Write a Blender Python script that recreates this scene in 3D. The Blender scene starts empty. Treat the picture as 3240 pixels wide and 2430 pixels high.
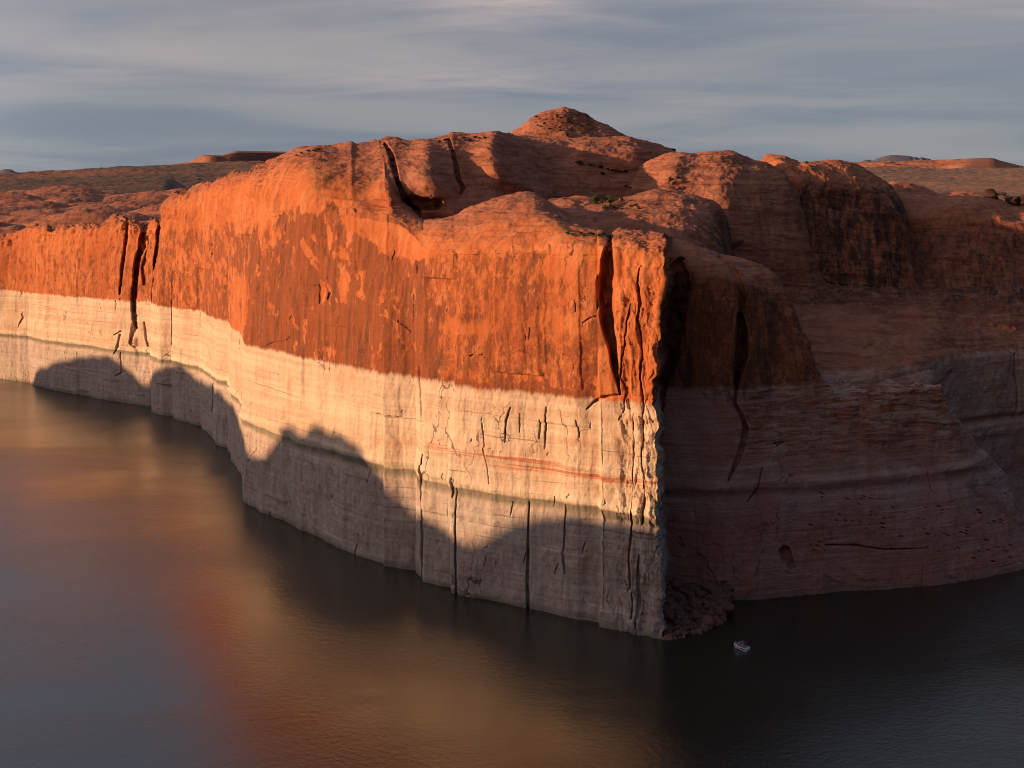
import bpy, bmesh, math, random
import numpy as np
from mathutils import Vector, Matrix
random.seed(7)
SC = bpy.context.scene
COL = SC.collection
R = math.radians

# ------------------------------------------------------------------ camera, sky, sun, exposure
H, F, CX, EY = 119.0, 4000.0, 1620.0, 690.0          # eye height, focal length in px of a 3240 wide frame, eye level row
cam = bpy.data.objects.new('camera', bpy.data.cameras.new('camera'))
COL.objects.link(cam); SC.camera = cam
cam.location = (0, 0, H); cam.rotation_euler = (R(90), 0, 0)
cam.data.sensor_width = 36; cam.data.lens = 36*F/3240
cam.data.shift_y = (EY-1215)/3240
cam.data.clip_start = .5; cam.data.clip_end = 60000

SUN_EL = 11.5
SUN_AZ = math.atan2(-.972, -.235)
LH = Vector((math.sin(SUN_AZ), math.cos(SUN_AZ)))
L = Vector((LH.x*math.cos(R(SUN_EL)), LH.y*math.cos(R(SUN_EL)), math.sin(R(SUN_EL))))
sun = bpy.data.objects.new('sun', bpy.data.lights.new('sun', 'SUN'))
COL.objects.link(sun)
sun.data.energy = 5.0; sun.data.angle = R(.75); sun.data.color = (1, .63, .33)
sun.rotation_euler = L.to_track_quat('Z', 'Y').to_euler()
sun.location = (-300, -100, 300)

def nodes_world():
    w = bpy.data.worlds.new('World'); SC.world = w; w.use_nodes = True
    nt = w.node_tree; N = nt.nodes; K = nt.links
    bg = N['Background']; bg.inputs[1].default_value = .082
    sk = N.new('ShaderNodeTexSky'); sk.sky_type = 'NISHITA'; sk.sun_disc = False
    sk.sun_elevation = R(SUN_EL); sk.sun_rotation = SUN_AZ
    sk.air_density = 1.0; sk.dust_density = 1.2; sk.ozone_density = 1.0; sk.altitude = 1200
    tc = N.new('ShaderNodeTexCoord')
    sep = N.new('ShaderNodeSeparateXYZ'); K.new(tc.outputs['Generated'], sep.inputs[0])
    def m(op, a, b=None, c=None):
        n = N.new('ShaderNodeMath'); n.operation = op
        for i, v in enumerate((a, b, c)):
            if v is None: continue
            if isinstance(v, (int, float)): n.inputs[i].default_value = v
            else: K.new(v, n.inputs[i])
        return n.outputs[0]
    zz = m('ADD', m('MAXIMUM', sep.outputs[2], 0), .09)
    u = m('DIVIDE', sep.outputs[0], zz); v = m('DIVIDE', sep.outputs[1], zz)
    cb = N.new('ShaderNodeCombineXYZ'); K.new(u, cb.inputs[0]); K.new(v, cb.inputs[1])
    def noise(scale, sc, det, rough, dist=0, loc=(0, 0, 0)):
        mp = N.new('ShaderNodeMapping'); mp.inputs['Scale'].default_value = sc; mp.inputs['Location'].default_value = loc
        mp.inputs['Rotation'].default_value = (0, 0, R(8))
        K.new(cb.outputs[0], mp.inputs[0])
        n = N.new('ShaderNodeTexNoise'); n.inputs['Scale'].default_value = scale
        n.inputs['Detail'].default_value = det; n.inputs['Roughness'].default_value = rough
        n.inputs['Distortion'].default_value = dist
        K.new(mp.outputs[0], n.inputs[0]); return n.outputs[0]
    n1 = noise(.70, (.60, 1.0, 1), 5, .5, .7)
    n2 = noise(1.0, (.55, 1.1, 1), 7, .6, 1.2, (3.4, 1.2, 0))
    def ramp(x, a, b):
        r = N.new('ShaderNodeMapRange'); r.interpolation_type = 'SMOOTHSTEP'; r.inputs[1].default_value = a; r.inputs[2].default_value = b
        K.new(x, r.inputs[0]); return r.outputs[0]
    def mix(f, a, b):
        n = N.new('ShaderNodeMix'); n.data_type = 'RGBA'
        for i, v in ((0, f), (6, a), (7, b)):
            if isinstance(v, float): n.inputs[i].default_value = v
            elif isinstance(v, tuple): n.inputs[i].default_value = v+(1,)
            else: K.new(v, n.inputs[i])
        return n.outputs[2]
    cov = ramp(n1, .36, .64)
    wisp = ramp(n2, .48, .74)
    hz = ramp(sep.outputs[2], .02, .30)
    veil = mix(cov, (1.80, 2.12, 2.80), (2.95, 2.95, 3.2))      # thin high overcast, radiance before the background strength
    dt = N.new('ShaderNodeVectorMath'); dt.operation = 'DOT_PRODUCT'; K.new(tc.outputs['Generated'], dt.inputs[0]); dt.inputs[1].default_value = L
    side = ramp(dt.outputs['Value'], .0, .92)                     # towards the sun the veil is brighter and warm, behind and right of the camera it is dim
    east = m('MULTIPLY', m('MULTIPLY_ADD', ramp(sep.outputs[0], .42, .95), -.75, 1.0), m('MULTIPLY_ADD', ramp(sep.outputs[1], -.1, .6), .95, .05))
    north = m('MULTIPLY_ADD', m('MULTIPLY', ramp(sep.outputs[2], .17, .45), ramp(sep.outputs[1], .0, .5)), .9, 1.0)   # unseen sky above the frame, brightened for the lake to mirror
    glow = m('MULTIPLY_ADD', side, 2.3, m('MULTIPLY', east, north))
    sc_ = N.new('ShaderNodeVectorMath'); sc_.operation = 'SCALE'; K.new(mix(m('MULTIPLY', side, .8), mix(.90, sk.outputs[0], veil), (2.75, 2.45, 2.5)), sc_.inputs[0]); K.new(glow, sc_.inputs['Scale'])
    c1 = sc_.outputs[0]
    c2 = mix(m('MULTIPLY', wisp, m('MULTIPLY_ADD', hz, .6, .15)), c1, (4.3, 3.8, 3.6))
    c2 = mix(m('MULTIPLY', ramp(sep.outputs[2], .27, .75), m('SUBTRACT', 1.0, side)), c2, (1.0, 1.75, 3.1))
    def patch(u0, v0, su, sv):                                    # brighter cloud patches low over the far shore
        a = m('DIVIDE', m('SUBTRACT', u, u0), su); c = m('DIVIDE', m('SUBTRACT', v, v0), sv)
        return m('EXPONENT', m('MULTIPLY', m('ADD', m('MULTIPLY', a, a), m('MULTIPLY', c, c)), -1.0))
    pt = m('MULTIPLY', m('ADD', patch(.02, 3.75, .30, .38), m('MULTIPLY', patch(-.25, 5.0, .75, .45), .45)), m('MULTIPLY_ADD', ramp(n2, .30, .62), .8, .2))
    pt = m('ADD', pt, m('MULTIPLY', m('ADD', patch(1.25, 3.5, .7, .35), patch(-1.6, 4.4, .9, .5)), m('MULTIPLY', ramp(n1, .4, .6), .4)))
    c3 = mix(m('MINIMUM', pt, 1.0), c2, (6.0, 4.9, 4.6))
    K.new(c3, bg.inputs[0])
nodes_world()
SC.view_settings.view_transform = 'Standard'; SC.view_settings.look = 'None'
SC.view_settings.exposure = .28; SC.view_settings.gamma = 1
SC.render.engine = 'CYCLES'
SC.cycles.max_bounces = 6; SC.cycles.diffuse_bounces = 3; SC.cycles.glossy_bounces = 3
SC.cycles.use_denoising = True; SC.cycles.filter_width = 1.0

# ------------------------------------------------------------------ numpy noise
def _h(ix, iy, iz, s):
    h = (ix.astype(np.uint32)*np.uint32(374761393) + iy.astype(np.uint32)*np.uint32(668265263)
         + iz.astype(np.uint32)*np.uint32(2147483647) + np.uint32((s*974711+12345) & 0xffffffff))
    h = (h ^ (h >> np.uint32(13)))*np.uint32(1274126177)
    h = (h ^ (h >> np.uint32(15)))*np.uint32(2246822519)
    return ((h ^ (h >> np.uint32(16))) & np.uint32(0xffffff)).astype(np.float32)/np.float32(0x7fffff) - 1
def vnoise(x, y, z, s=0):
    xf, yf, zf = np.floor(x), np.floor(y), np.floor(z)
    ix, iy, iz = xf.astype(np.int64), yf.astype(np.int64), zf.astype(np.int64)
    fx, fy, fz = (x-xf).astype(np.float32), (y-yf).astype(np.float32), (z-zf).astype(np.float32)
    q = lambda t: t*t*t*(t*(t*6-15)+10)
    fx, fy, fz = q(fx), q(fy), q(fz)
    def lay(k):
        a = _h(ix, iy, iz+k, s); b = _h(ix+1, iy, iz+k, s); c = _h(ix, iy+1, iz+k, s); d = _h(ix+1, iy+1, iz+k, s)
        e = a+(b-a)*fx; g = c+(d-c)*fx
        return e+(g-e)*fy
    a, b = lay(0), lay(1)
    return a+(b-a)*fz
def fbm(x, y, z, oct=4, s=0, gain=.5):
    t = 0; a = 1
    for o in range(oct):
        t = t+a*vnoise(x, y, z, s+o)
        x, y, z = (x*.8-y*.6)*2.03+13.7, (x*.6+y*.8)*2.03+7.1, z*2.03+3.3
        a *= gain
    return t
def ss(x, a, b):
    t = np.clip((x-a)/(b-a), 0, 1); return t*t*(3-2*t)
def poly(pts, xs, smooth=0):
    p = np.array(pts, float); v = np.interp(xs, p[:, 0], p[:, 1])
    if smooth:
        xi = np.arange(xs.min()-3*smooth, xs.max()+3*smooth, 2.0)
        vi = np.interp(xi, p[:, 0], p[:, 1]); k = np.exp(-.5*(np.arange(-3*smooth, 3*smooth+1, 2)/smooth)**2); k /= k.sum()
        pad = len(k)//2
        vi = np.convolve(np.pad(vi, pad, mode='edge'), k, 'valid')[:len(xi)]
        v = np.interp(xs, xi, vi)
    return v
def zof(y, D): return H-(y-EY)*D/F
def Dwater(y): return H*F/(y-EY)

# ------------------------------------------------------------------ materials
def mat(name): 
    m = bpy.data.materials.new(name); m.use_nodes = True; return m
class NB:
    def __init__(s, m):
        s.nt = m.node_tree; s.N = s.nt.nodes; s.K = s.nt.links; s.b = s.N['Principled BSDF']
        s.geo = s.N.new('ShaderNodeNewGeometry'); s.P = s.geo.outputs['Position']
    def set(s, sock, v):
        if isinstance(v, (int, float)): sock.default_value = v
        elif isinstance(v, tuple): sock.default_value = v if len(v) == len(sock.default_value) else v+(1,)
        else: s.K.new(v, sock)
    def m(s, op, a, b=None, c=None, clamp=False):
        n = s.N.new('ShaderNodeMath'); n.operation = op; n.use_clamp = clamp
        for i, v in enumerate((a, b, c)):
            if v is not None: s.set(n.inputs[i], v)
        return n.outputs[0]
    def noise(s, sc=(1, 1, 1), scale=1, det=4, rough=.5, dist=0, loc=(0, 0, 0), rot=(0, 0, 0), vec=None):
        mp = s.N.new('ShaderNodeMapping'); mp.inputs['Scale'].default_value = sc; mp.inputs['Location'].default_value = loc
        mp.inputs['Rotation'].default_value = rot
        s.K.new(vec or s.P, mp.inputs[0])
        n = s.N.new('ShaderNodeTexNoise')
        for k, v in (('Scale', scale), ('Detail', det), ('Roughness', rough), ('Distortion', dist)): n.inputs[k].default_value = v
        s.K.new(mp.outputs[0], n.inputs[0]); return n.outputs[0]
    def step(s, x, a, b):
        r = s.N.new('ShaderNodeMapRange'); r.interpolation_type = 'SMOOTHSTEP'
        s.set(r.inputs[0], x); s.set(r.inputs[1], a); s.set(r.inputs[2], b); return r.outputs[0]
    def mix(s, f, a, b):
        n = s.N.new('ShaderNodeMix'); n.data_type = 'RGBA'
        for i, v in ((0, f), (6, a), (7, b)): s.set(n.inputs[i], v)
        return n.outputs[2]
    def attr(s, name):
        a = s.N.new('ShaderNodeAttribute'); a.attribute_name = name; return a.outputs['Fac']
    def sepz(s):
        n = s.N.new('ShaderNodeSeparateXYZ'); s.K.new(s.P, n.inputs[0]); return n.outputs
    def bump(s, h, strength, dist, nrm=None):
        n = s.N.new('ShaderNodeBump'); s.set(n.inputs['Strength'], strength); n.inputs['Distance'].default_value = dist
        s.K.new(h, n.inputs['Height'])
        if nrm: s.K.new(nrm, n.inputs['Normal'])
        return n.outputs[0]
    def out(s, col, rough=.9, nrm=None, spec=.2):
        s.set(s.b.inputs['Base Color'], col); s.set(s.b.inputs['Roughness'], rough)
        s.b.inputs['Specular IOR Level'].default_value = spec
        if nrm: s.K.new(nrm, s.b.inputs['Normal'])

def sandstone():
    M = mat('sandstone'); b = NB(M); z = b.sepz()[2]
    varn, redb, dark, top = b.attr('varn'), b.attr('redb'), b.attr('dark'), b.attr('top')
    # natural stone above the old waterline
    big = b.noise((.02, .02, .03), 1, 4, .55)
    med = b.noise((.18, .18, .12), 1, 5, .6, .4)
    bed = b.noise((.035, .035, .50), 1, 6, .68, .9, rot=(R(14), R(-10), 0))
    fine = b.noise((1, 1, .8), .62, 6, .74)
    face = b.mix(b.step(med, .35, .7), (.45, .120, .040), (.53, .178, .070))
    face = b.mix(b.step(big, .45, .75), face, (.38, .095, .032))
    slick = b.mix(b.step(med, .3, .7), (.33, .108, .056), (.43, .162, .092))
    slick = b.mix(b.m('MULTIPLY', b.step(bed, .50, .60), .65), slick, (.185, .052, .030))
    slick = b.mix(b.m('MULTIPLY', b.step(bed, .44, .36), .45), slick, (.47, .195, .120))
    slick = b.mix(b.m('MULTIPLY', b.step(b.noise((.055, .055, .055), 1, 6, .7, loc=(2, 2, 8)), .56, .68), .6), slick, (.19, .055, .030))
    stone = b.mix(top, face, slick)
    # desert varnish: streaks running down the face and flaking patches
    st = b.noise((.26, .26, .035), 1, 7, .66, .5)
    st2 = b.noise((.9, .9, .10), 1, 6, .70, .4)
    pat = b.noise((.30, .30, .17), 1, 10, .76, .35)
    vm = b.m('MULTIPLY_ADD', b.m('SUBTRACT', st, .5), .75, b.m('MULTIPLY_ADD', b.m('SUBTRACT', pat, .5), 2.9, b.m('MULTIPLY_ADD', varn, 1.3, -.62)))
    vm = b.step(b.m('MULTIPLY_ADD', b.m('SUBTRACT', st2, .5), .5, vm), -.16, .22)
    chip = b.noise((.62, .62, .42), 1, 7, .78, .3, loc=(7, 3, 1))
    vm = b.m('MULTIPLY', vm, b.m('SUBTRACT', 1.0, b.m('MULTIPLY', b.step(chip, .565, .62), b.m('SUBTRACT', 1.0, b.m('MULTIPLY', b.step(varn, .6, .95), .75)))))
    vm = b.m('MAXIMUM', vm, b.m('MULTIPLY', b.step(varn, .1, .4), b.m('MULTIPLY', b.step(chip, .43, .39), .8)))
    vcol = b.mix(b.step(st2, .35, .65), (.205, .056, .025), (.285, .078, .032))
    vcol = b.mix(b.step(st, .46, .66), vcol, (.135, .048, .028))
    vcol = b.mix(b.m('MULTIPLY', b.step(b.noise((.5, .5, .012), 1, 5, .6, loc=(1, 8, 2)), .58, .72), .6), vcol, (.36, .12, .055))
    stone = b.mix(b.m('MULTIPLY', vm, .92), stone, vcol)
    stone = b.mix(b.m('MULTIPLY', b.step(b.noise((.5, .5, .5), 1.6, 4, .8, loc=(1, 1, 5)), .60, .70), .45), stone, (.12, .038, .020))
    stone = b.mix(b.m('MULTIPLY', b.step(b.noise((.5, .5, .9), 1.2, 4, .8, loc=(6, 2, 5)), .60, .70), .30), stone, (.60, .25, .11))
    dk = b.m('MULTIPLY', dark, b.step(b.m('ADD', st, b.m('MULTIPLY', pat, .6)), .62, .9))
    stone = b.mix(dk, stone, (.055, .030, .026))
    # bleached band below the old waterline
    band = b.noise((.006, .006, .32), 1, 5, .6)
    band2 = b.noise((.016, .016, .40), 1, 7, .70, .5, loc=(5, 2, 1))
    blot = b.noise((.06, .06, .06), 1, 5, .6, .6, loc=(9, 1, 4))
    ring = b.mix(b.step(band, .35, .65), (.56, .365, .255), (.66, .475, .345))
    ring = b.mix(b.m('MULTIPLY', b.step(band2, .52, .70), .7), ring, (.45, .365, .30))
    ring = b.mix(b.m('MULTIPLY', b.step(blot, .48, .72), .6), ring, (.50, .260, .155))
    sstk = b.noise((.8, .8, .035), 1, 5, .65, loc=(2, 7, 0))
    ring = b.mix(b.m('MULTIPLY', b.step(sstk, .60, .76), .24), ring, (.40, .24, .15))
    low = b.mix(b.step(b.noise((.5, .5, .22), 1, 7, .72), .42, .66), (.50, .375, .31), (.37, .255, .21))
    low = b.mix(b.m('MULTIPLY', b.step(band2, .5, .66), .6), low, (.52, .44, .38))
    low = b.mix(b.m('MULTIPLY', b.step(blot, .5, .7), .7), low, (.40, .25, .195))
    zw = b.m('MULTIPLY_ADD', b.m('SUBTRACT', b.noise((.03, .03, .03), 1, 3, .5), .5), 4.0, z)
    ring = b.mix(b.step(zw, 33.5, 29.0), ring, low)
    ledge = b.m('MULTIPLY', b.step(zw, 30.0, 32.4), b.step(zw, 34.2, 33.4))
    ring = b.mix(b.m('MULTIPLY', ledge, .80), ring, (.175, .150, .115))
    lip = b.m('MULTIPLY', b.step(zw, 33.9, 34.4), b.step(zw, 36.8, 35.2))
    ring = b.mix(b.m('MULTIPLY', lip, .7), ring, (.66, .53, .39))
    thin = 0.0
    zq = b.m('MULTIPLY_ADD', b.m('SUBTRACT', b.noise((.12, .12, .12), 1, 4, .6, loc=(3, 1, 6)), .5), .8, zw)
    for z0, w_ in ((15.0, .20), (20.5, .28), (24.2, .18), (27.6, .30), (39.2, .22), (51.0, .25), (57.5, .2)):
        thin = b.m('MAXIMUM', thin, b.step(b.m('ABSOLUTE', b.m('SUBTRACT', zq, z0)), w_, w_*.4))
    ring = b.mix(b.m('MULTIPLY', thin, b.m('MULTIPLY', b.step(b.noise((.05, .05, .2), 1, 4, .6, loc=(8, 8, 1)), .46, .60), .6)), ring, (.19, .125, .095))
    rb = b.m('MULTIPLY', redb, b.step(b.m('MULTIPLY_ADD', b.noise((.02, .02, .75), 1, 5, .65, .5), 1, b.m('MULTIPLY', b.step(b.m('ABSOLUTE', b.m('SUBTRACT', zw, 44.0)), 4.0, .2), .20)), .64, .76))
    ring = b.mix(b.m('MULTIPLY', rb, .85), ring, (.46, .115, .052))
    ring = b.mix(b.m('MULTIPLY', b.attr('pink'), b.m('MULTIPLY_ADD', b.step(blot, .35, .6), .35, .6)), ring, (.37, .155, .130))  # pinkish strata; the red hue of the shaded side is also painted in
    foot = b.step(zw, 2.6, .4)
    ring = b.mix(b.m('MULTIPLY', foot, .6), ring, (.20, .165, .12))
    drip = b.noise((.22, .22, .012), 1, 8, .72, loc=(3, 3, 0))
    edge = b.m('MULTIPLY_ADD', b.m('SUBTRACT', drip, .5), 4.5, b.m('MULTIPLY_ADD', b.m('SUBTRACT', b.noise((.02, .02, .01), 1, 3, .5), .5), 3.0, 65.8))
    rm = b.step(b.m('SUBTRACT', edge, z), -.7, 1.0)
    rtop = b.m('MULTIPLY', b.attr('bare'), b.step(b.noise((.12, .12, .9), 1, 7, .72, .5, rot=(R(22), R(-24), 0)), .46, .54))
    rm = b.m('MULTIPLY', rm, b.m('SUBTRACT', 1.0, b.m('MULTIPLY', rtop, .85)))
    stone = b.mix(rm, stone, ring)
    # joints: long thin branching cracks, darker inside
    vo = b.N.new('ShaderNodeTexVoronoi'); vo.feature = 'DISTANCE_TO_EDGE'; vo.inputs['Scale'].default_value = 1
    wv = b.N.new('ShaderNodeMapping'); wv.inputs['Scale'].default_value = (.085, .085, .022)
    wob = b.N.new('ShaderNodeVectorMath'); wob.operation = 'MULTIPLY_ADD'; nz = b.N.new('ShaderNodeTexNoise'); nz.inputs['Scale'].default_value = .22; nz.inputs['Detail'].default_value = 5
    b.K.new(b.P, nz.inputs[0]); b.K.new(nz.outputs['Color'], wob.inputs[0]); wob.inputs[1].default_value = (7, 7, 5); b.K.new(b.P, wob.inputs[2]); b.K.new(wob.outputs[0], wv.inputs[0]); b.K.new(wv.outputs[0], vo.inputs['Vector'])
    crk = b.m('MULTIPLY', b.step(vo.outputs['Distance'], .018, .004), b.step(b.noise((.03, .03, .05), 1, 4, .6, loc=(4, 4, 4)), .50, .62))
    crk = b.m('MULTIPLY', crk, b.m('SUBTRACT', 1.0, b.m('MULTIPLY', top, .5)))
    stone = b.mix(b.m('MULTIPLY', crk, .75), stone, (.075, .035, .022))
    stone = b.mix(b.m('MULTIPLY', b.step(fine, .56, .70), .32), stone, (.17, .08, .05))
    h1 = b.m('SUBTRACT', b.m('MULTIPLY_ADD', bed, 1.2, b.m('MULTIPLY', fine, .55)), b.m('MULTIPLY', crk, .8))
    n1 = b.bump(h1, b.m('MULTIPLY_ADD', top, .5, .35), .9)
    n2 = b.bump(b.noise((.5, .5, .26), 1, 7, .74), b.m('MULTIPLY_ADD', top, .1, .5), .9, n1)
    b.out(stone, .92, n2, .15)
    return M
STONE = sandstone()

def soil():
    M = mat('sage_soil'); b = NB(M)
    big = b.noise((.0012, .0030, .002), 1, 5, .6)
    sp = b.noise((.05, .05, .05), 1, 4, .75)
    sp2 = b.noise((.16, .16, .16), 1, 3, .7)
    sandc = b.mix(b.step(big, .42, .62), (.22, .098, .064), (.19, .105, .072))
    sandc = b.mix(b.attr('tan'), sandc, (.27, .165, .110))
    bush = b.mix(b.step(sp2, .4, .6), (.105, .062, .043), (.145, .088, .060))
    c = b.mix(b.m('MULTIPLY', b.step(b.m('MULTIPLY_ADD', sp2, .5, sp), .64, .80), b.m('SUBTRACT', 1.0, b.attr('bare'))), sandc, bush)
    c = b.mix(b.m('MULTIPLY', b.attr('bare'), .9), c, b.mix(b.step(sp, .4, .65), (.40, .150, .078), (.30, .10, .055)))
    c = b.mix(b.m('MULTIPLY', b.attr('scrub'), b.step(sp, .45, .6)), c, (.075, .042, .030))
    c = b.mix(b.m('MULTIPLY', b.attr('tan'), .45), c, (.27, .150, .098))
    c = b.mix(b.attr('haze_tint'), c, b.mix(b.step(sp, .4, .6), (.125, .11, .13), (.18, .15, .165)))  # distance haze painted into the rock colour of the far mesas
    n = b.bump(b.m('MULTIPLY_ADD', sp2, .6, sp), 1.0, 3.0)
    b.out(c, .95, n, .1)
    return M
SOIL = soil()

# ------------------------------------------------------------------ mesh helpers
def tag(o, label=None, cat=None, group=None, kind=None):
    if label: o['label'] = label
    if cat: o['category'] = cat
    if group: o['group'] = group
    if kind: o['kind'] = kind
    return o
def grid_mesh(name, V, material, attrs=None):
    r, c = V.shape[:2]
    me = bpy.data.meshes.new(name)
    idx = np.arange(r*c, dtype=np.int32).reshape(r, c)
    q = np.stack([idx[:-1, :-1], idx[:-1, 1:], idx[1:, 1:], idx[1:, :-1]], -1).reshape(-1, 4)
    me.vertices.add(r*c); me.vertices.foreach_set('co', V.astype(np.float32).ravel())
    me.loops.add(q.size); me.loops.foreach_set('vertex_index', q.ravel())
    me.polygons.add(len(q)); me.polygons.foreach_set('loop_start', np.arange(0, q.size, 4, dtype=np.int32))
    me.polygons.foreach_set('loop_total', np.full(len(q), 4, np.int32))
    me.polygons.foreach_set('use_smooth', np.ones(len(q), bool))
    me.update(calc_edges=True)
    for k, a in (attrs or {}).items():
        at = me.attributes.new(k, 'FLOAT', 'POINT'); at.data.foreach_set('value', np.broadcast_to(a, (r, c)).astype(np.float32).ravel())
    me.materials.append(material)
    o = bpy.data.objects.new(name, me); COL.objects.link(o)
    return o
def normals(V):
    du = np.gradient(V, axis=1); dv = np.gradient(V, axis=0)
    n = np.cross(du, dv); n /= np.linalg.norm(n, axis=2, keepdims=True)+1e-9
    return n
PICK = []                                            # visible-surface lookup for things that stand on the rock
def remember(V):
    X, Y, Z = V[..., 0].ravel(), V[..., 1].ravel(), V[..., 2].ravel()
    ok = Y > 20
    X, Y, Z = X[ok], Y[ok], Z[ok]
    PICK.append(np.stack([CX+F*X/Y, EY-F*(Z-H)/Y, X, Y, Z], 1).astype(np.float32))
def pick(x, y, r=5):
    best = None
    for P in PICK:
        k = np.nonzero((np.abs(P[:, 0]-x) < r) & (np.abs(P[:, 1]-y) < r))[0]
        if len(k):
            j = k[np.argmin(P[k, 3])]
            if best is None or P[j, 3] < best[3]: best = P[j]
    return None if best is None else Vector(best[2:5].tolist())
def sheet(xs, curves):
    """curves: list of (D, z, rows, profile from the one before) -> V grid and the row parameter"""
    Ds, Zs, T = [], [], []
    D0, z0 = curves[0][:2]
    Ds.append(D0[None]); Zs.append(z0[None]); T.append(np.zeros((1, len(xs))))
    for i, (D1, z1, n, prof) in enumerate(curves[1:], 1):
        t = np.linspace(0, 1, n+1)[1:, None]
        if isinstance(prof, np.ndarray): a, c = (1-prof)*(1-np.cos(t*np.pi/2))+prof*t, (1-prof)*np.sin(t*np.pi/2)+prof*(.4*t+.6*t*t*(3-2*t))
        elif isinstance(prof, tuple): a, c = t**prof[0], t
        elif prof == 'dome': a, c = 1-np.cos(t*np.pi/2), np.sin(t*np.pi/2)
        elif prof == 'foot': a, c = np.sin(t*np.pi/2), 1-np.cos(t*np.pi/2)
        elif prof == 's': a, c = t, t*t*(3-2*t)
        else: a, c = t, t
        Ds.append(D0+(D1-D0)*a); Zs.append(z0+(z1-z0)*c); T.append(np.broadcast_to(i-1+t, (n, len(xs))))
        D0, z0 = D1, z1
    D, Z, T = np.concatenate(Ds), np.concatenate(Zs), np.concatenate(T)
    V = np.stack([(xs[None]-CX)/F*D, D, Z], -1)
    return V, T
def project(V): return CX+F*V[..., 0]/V[..., 1], EY-F*(V[..., 2]-H)/V[..., 1]
def carve(px, py, pts, default_w=5):
    """0..1 profile of a groove that follows pts = (x, y, half width) in the wall's own front view"""
    P = np.array([p if len(p) == 3 else (*p, default_w) for p in pts], float)
    w = P[:, 2].max()*1.6+3
    sel = (px > P[:, 0].min()-w) & (px < P[:, 0].max()+w) & (py > P[:, 1].min()-w) & (py < P[:, 1].max()+w)
    out = np.zeros(px.shape)
    x, y = px[sel], py[sel]
    best = np.zeros(len(x))
    for (x0, y0, w0), (x1, y1, w1) in zip(P[:-1], P[1:]):
        dx, dy = x1-x0, y1-y0; t = np.clip(((x-x0)*dx+(y-y0)*dy)/(dx*dx+dy*dy+1e-9), 0, 1)
        d = np.hypot(x-x0-t*dx, y-y0-t*dy); ww = w0+(w1-w0)*t
        best = np.maximum(best, 1-ss(d, ww*.55, ww*1.35+.5))
    out[sel] = best
    return out
def hump(px, py, pts, w):
    P = np.array(pts, float); best = np.full(px.shape, 1e9)
    for (x0, y0), (x1, y1) in zip(P[:-1], P[1:]):
        dx, dy = x1-x0, y1-y0; t = np.clip(((px-x0)*dx+(py-y0)*dy)/(dx*dx+dy*dy+1e-9), 0, 1)
        best = np.minimum(best, np.hypot(px-x0-t*dx, py-y0-t*dy))
    return np.exp(-(best/w)**2)
def blocks(s, Z, w, h, amp, seed):
    """fracture blocks: each cell of a skewed brick pattern stands at its own depth, with sharp steps between"""
    q = (s+.35*Z*.2)/w; k = np.floor(q); f = q-k
    def val(kk):
        r = Z/h+1.7*_h(kk.astype(np.int64), kk.astype(np.int64)*0+seed, kk.astype(np.int64)*0, seed)+.35*f; j = np.floor(r); g = r-j
        A = _h(kk.astype(np.int64), j.astype(np.int64), j.astype(np.int64)*0+seed, seed); B = _h(kk.astype(np.int64), j.astype(np.int64)+1, j.astype(np.int64)*0+seed, seed)
        return A+(B-A)*ss(g, .9, 1.0)
    A, B = val(k), val(k+1)
    return amp*(A+(B-A)*ss(f, .86, 1.0))
def columns(a, b, step, pad=0, padstep=10):
    xs = np.arange(a, b+.1, step, dtype=float)
    if pad: xs = np.concatenate([np.arange(a-pad, a-.1, padstep), xs, np.arange(b+padstep, b+pad+.1, padstep)])
    return xs
def rockdisp(V, amp_big=2.0, amp_mid=.7, amp_fine=.22, vert=.35, seed=0):
    X, Y, Z = V[..., 0], V[..., 1], V[..., 2]
    d = amp_big*fbm(X/26, Y/26, Z*vert/26, 3, seed) + amp_mid*fbm(X/7, Y/7, Z*vert/7, 3, seed+10)
    return d + amp_fine*fbm(X/1.6, Y/1.6, Z/2.2, 3, seed+20)
def beds(V, seed=0, amp=.35, step=2.2, tilt=(.12, .10)):
    X, Y, Z = V[..., 0], V[..., 1], V[..., 2]
    h = Z + tilt[0]*X + tilt[1]*Y + 2.5*fbm(X/40, Y/40, Z/40, 2, seed+3)
    return amp*(vnoise(h/step, X/60, Y/60, seed)+.6*vnoise(h/step*2.7, X/30, Y/30, seed+1))

# ------------------------------------------------------------------ the front cliff, from the water to its rim
WATER = [(-420, 1165), (-200, 1180), (0, 1199), (92, 1209), (94, 1216), (169, 1233), (270, 1252), (352, 1269), (480, 1286), (482, 1299), (511, 1314), (547, 1317), (559, 1327), (636, 1346), (641, 1358),
         (682, 1392), (687, 1406), (723, 1416), (733, 1454), (742, 1479), (767, 1505), (769, 1582), (854, 1630), (989, 1695), (1110, 1748), (1216, 1782), (1218, 1791), (1316, 1804), (1319, 1819),
         (1346, 1840), (1428, 1859), (1433, 1874), (1520, 1893), (1640, 1920), (1698, 1929), (1783, 1953), (1824, 1963), (1890, 1971), (1893, 1984), (1957, 1997), (2085, 2020), (2098, 2022),
         (2104, 1990), (2110, 1925), (2118, 1895), (2300, 1904), (2420, 1893), (2700, 1872), (2900, 1860), (3030, 1850), (3130, 1832), (3240, 1808), (3400, 1770), (3700, 1700), (4000, 1640)]
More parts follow.
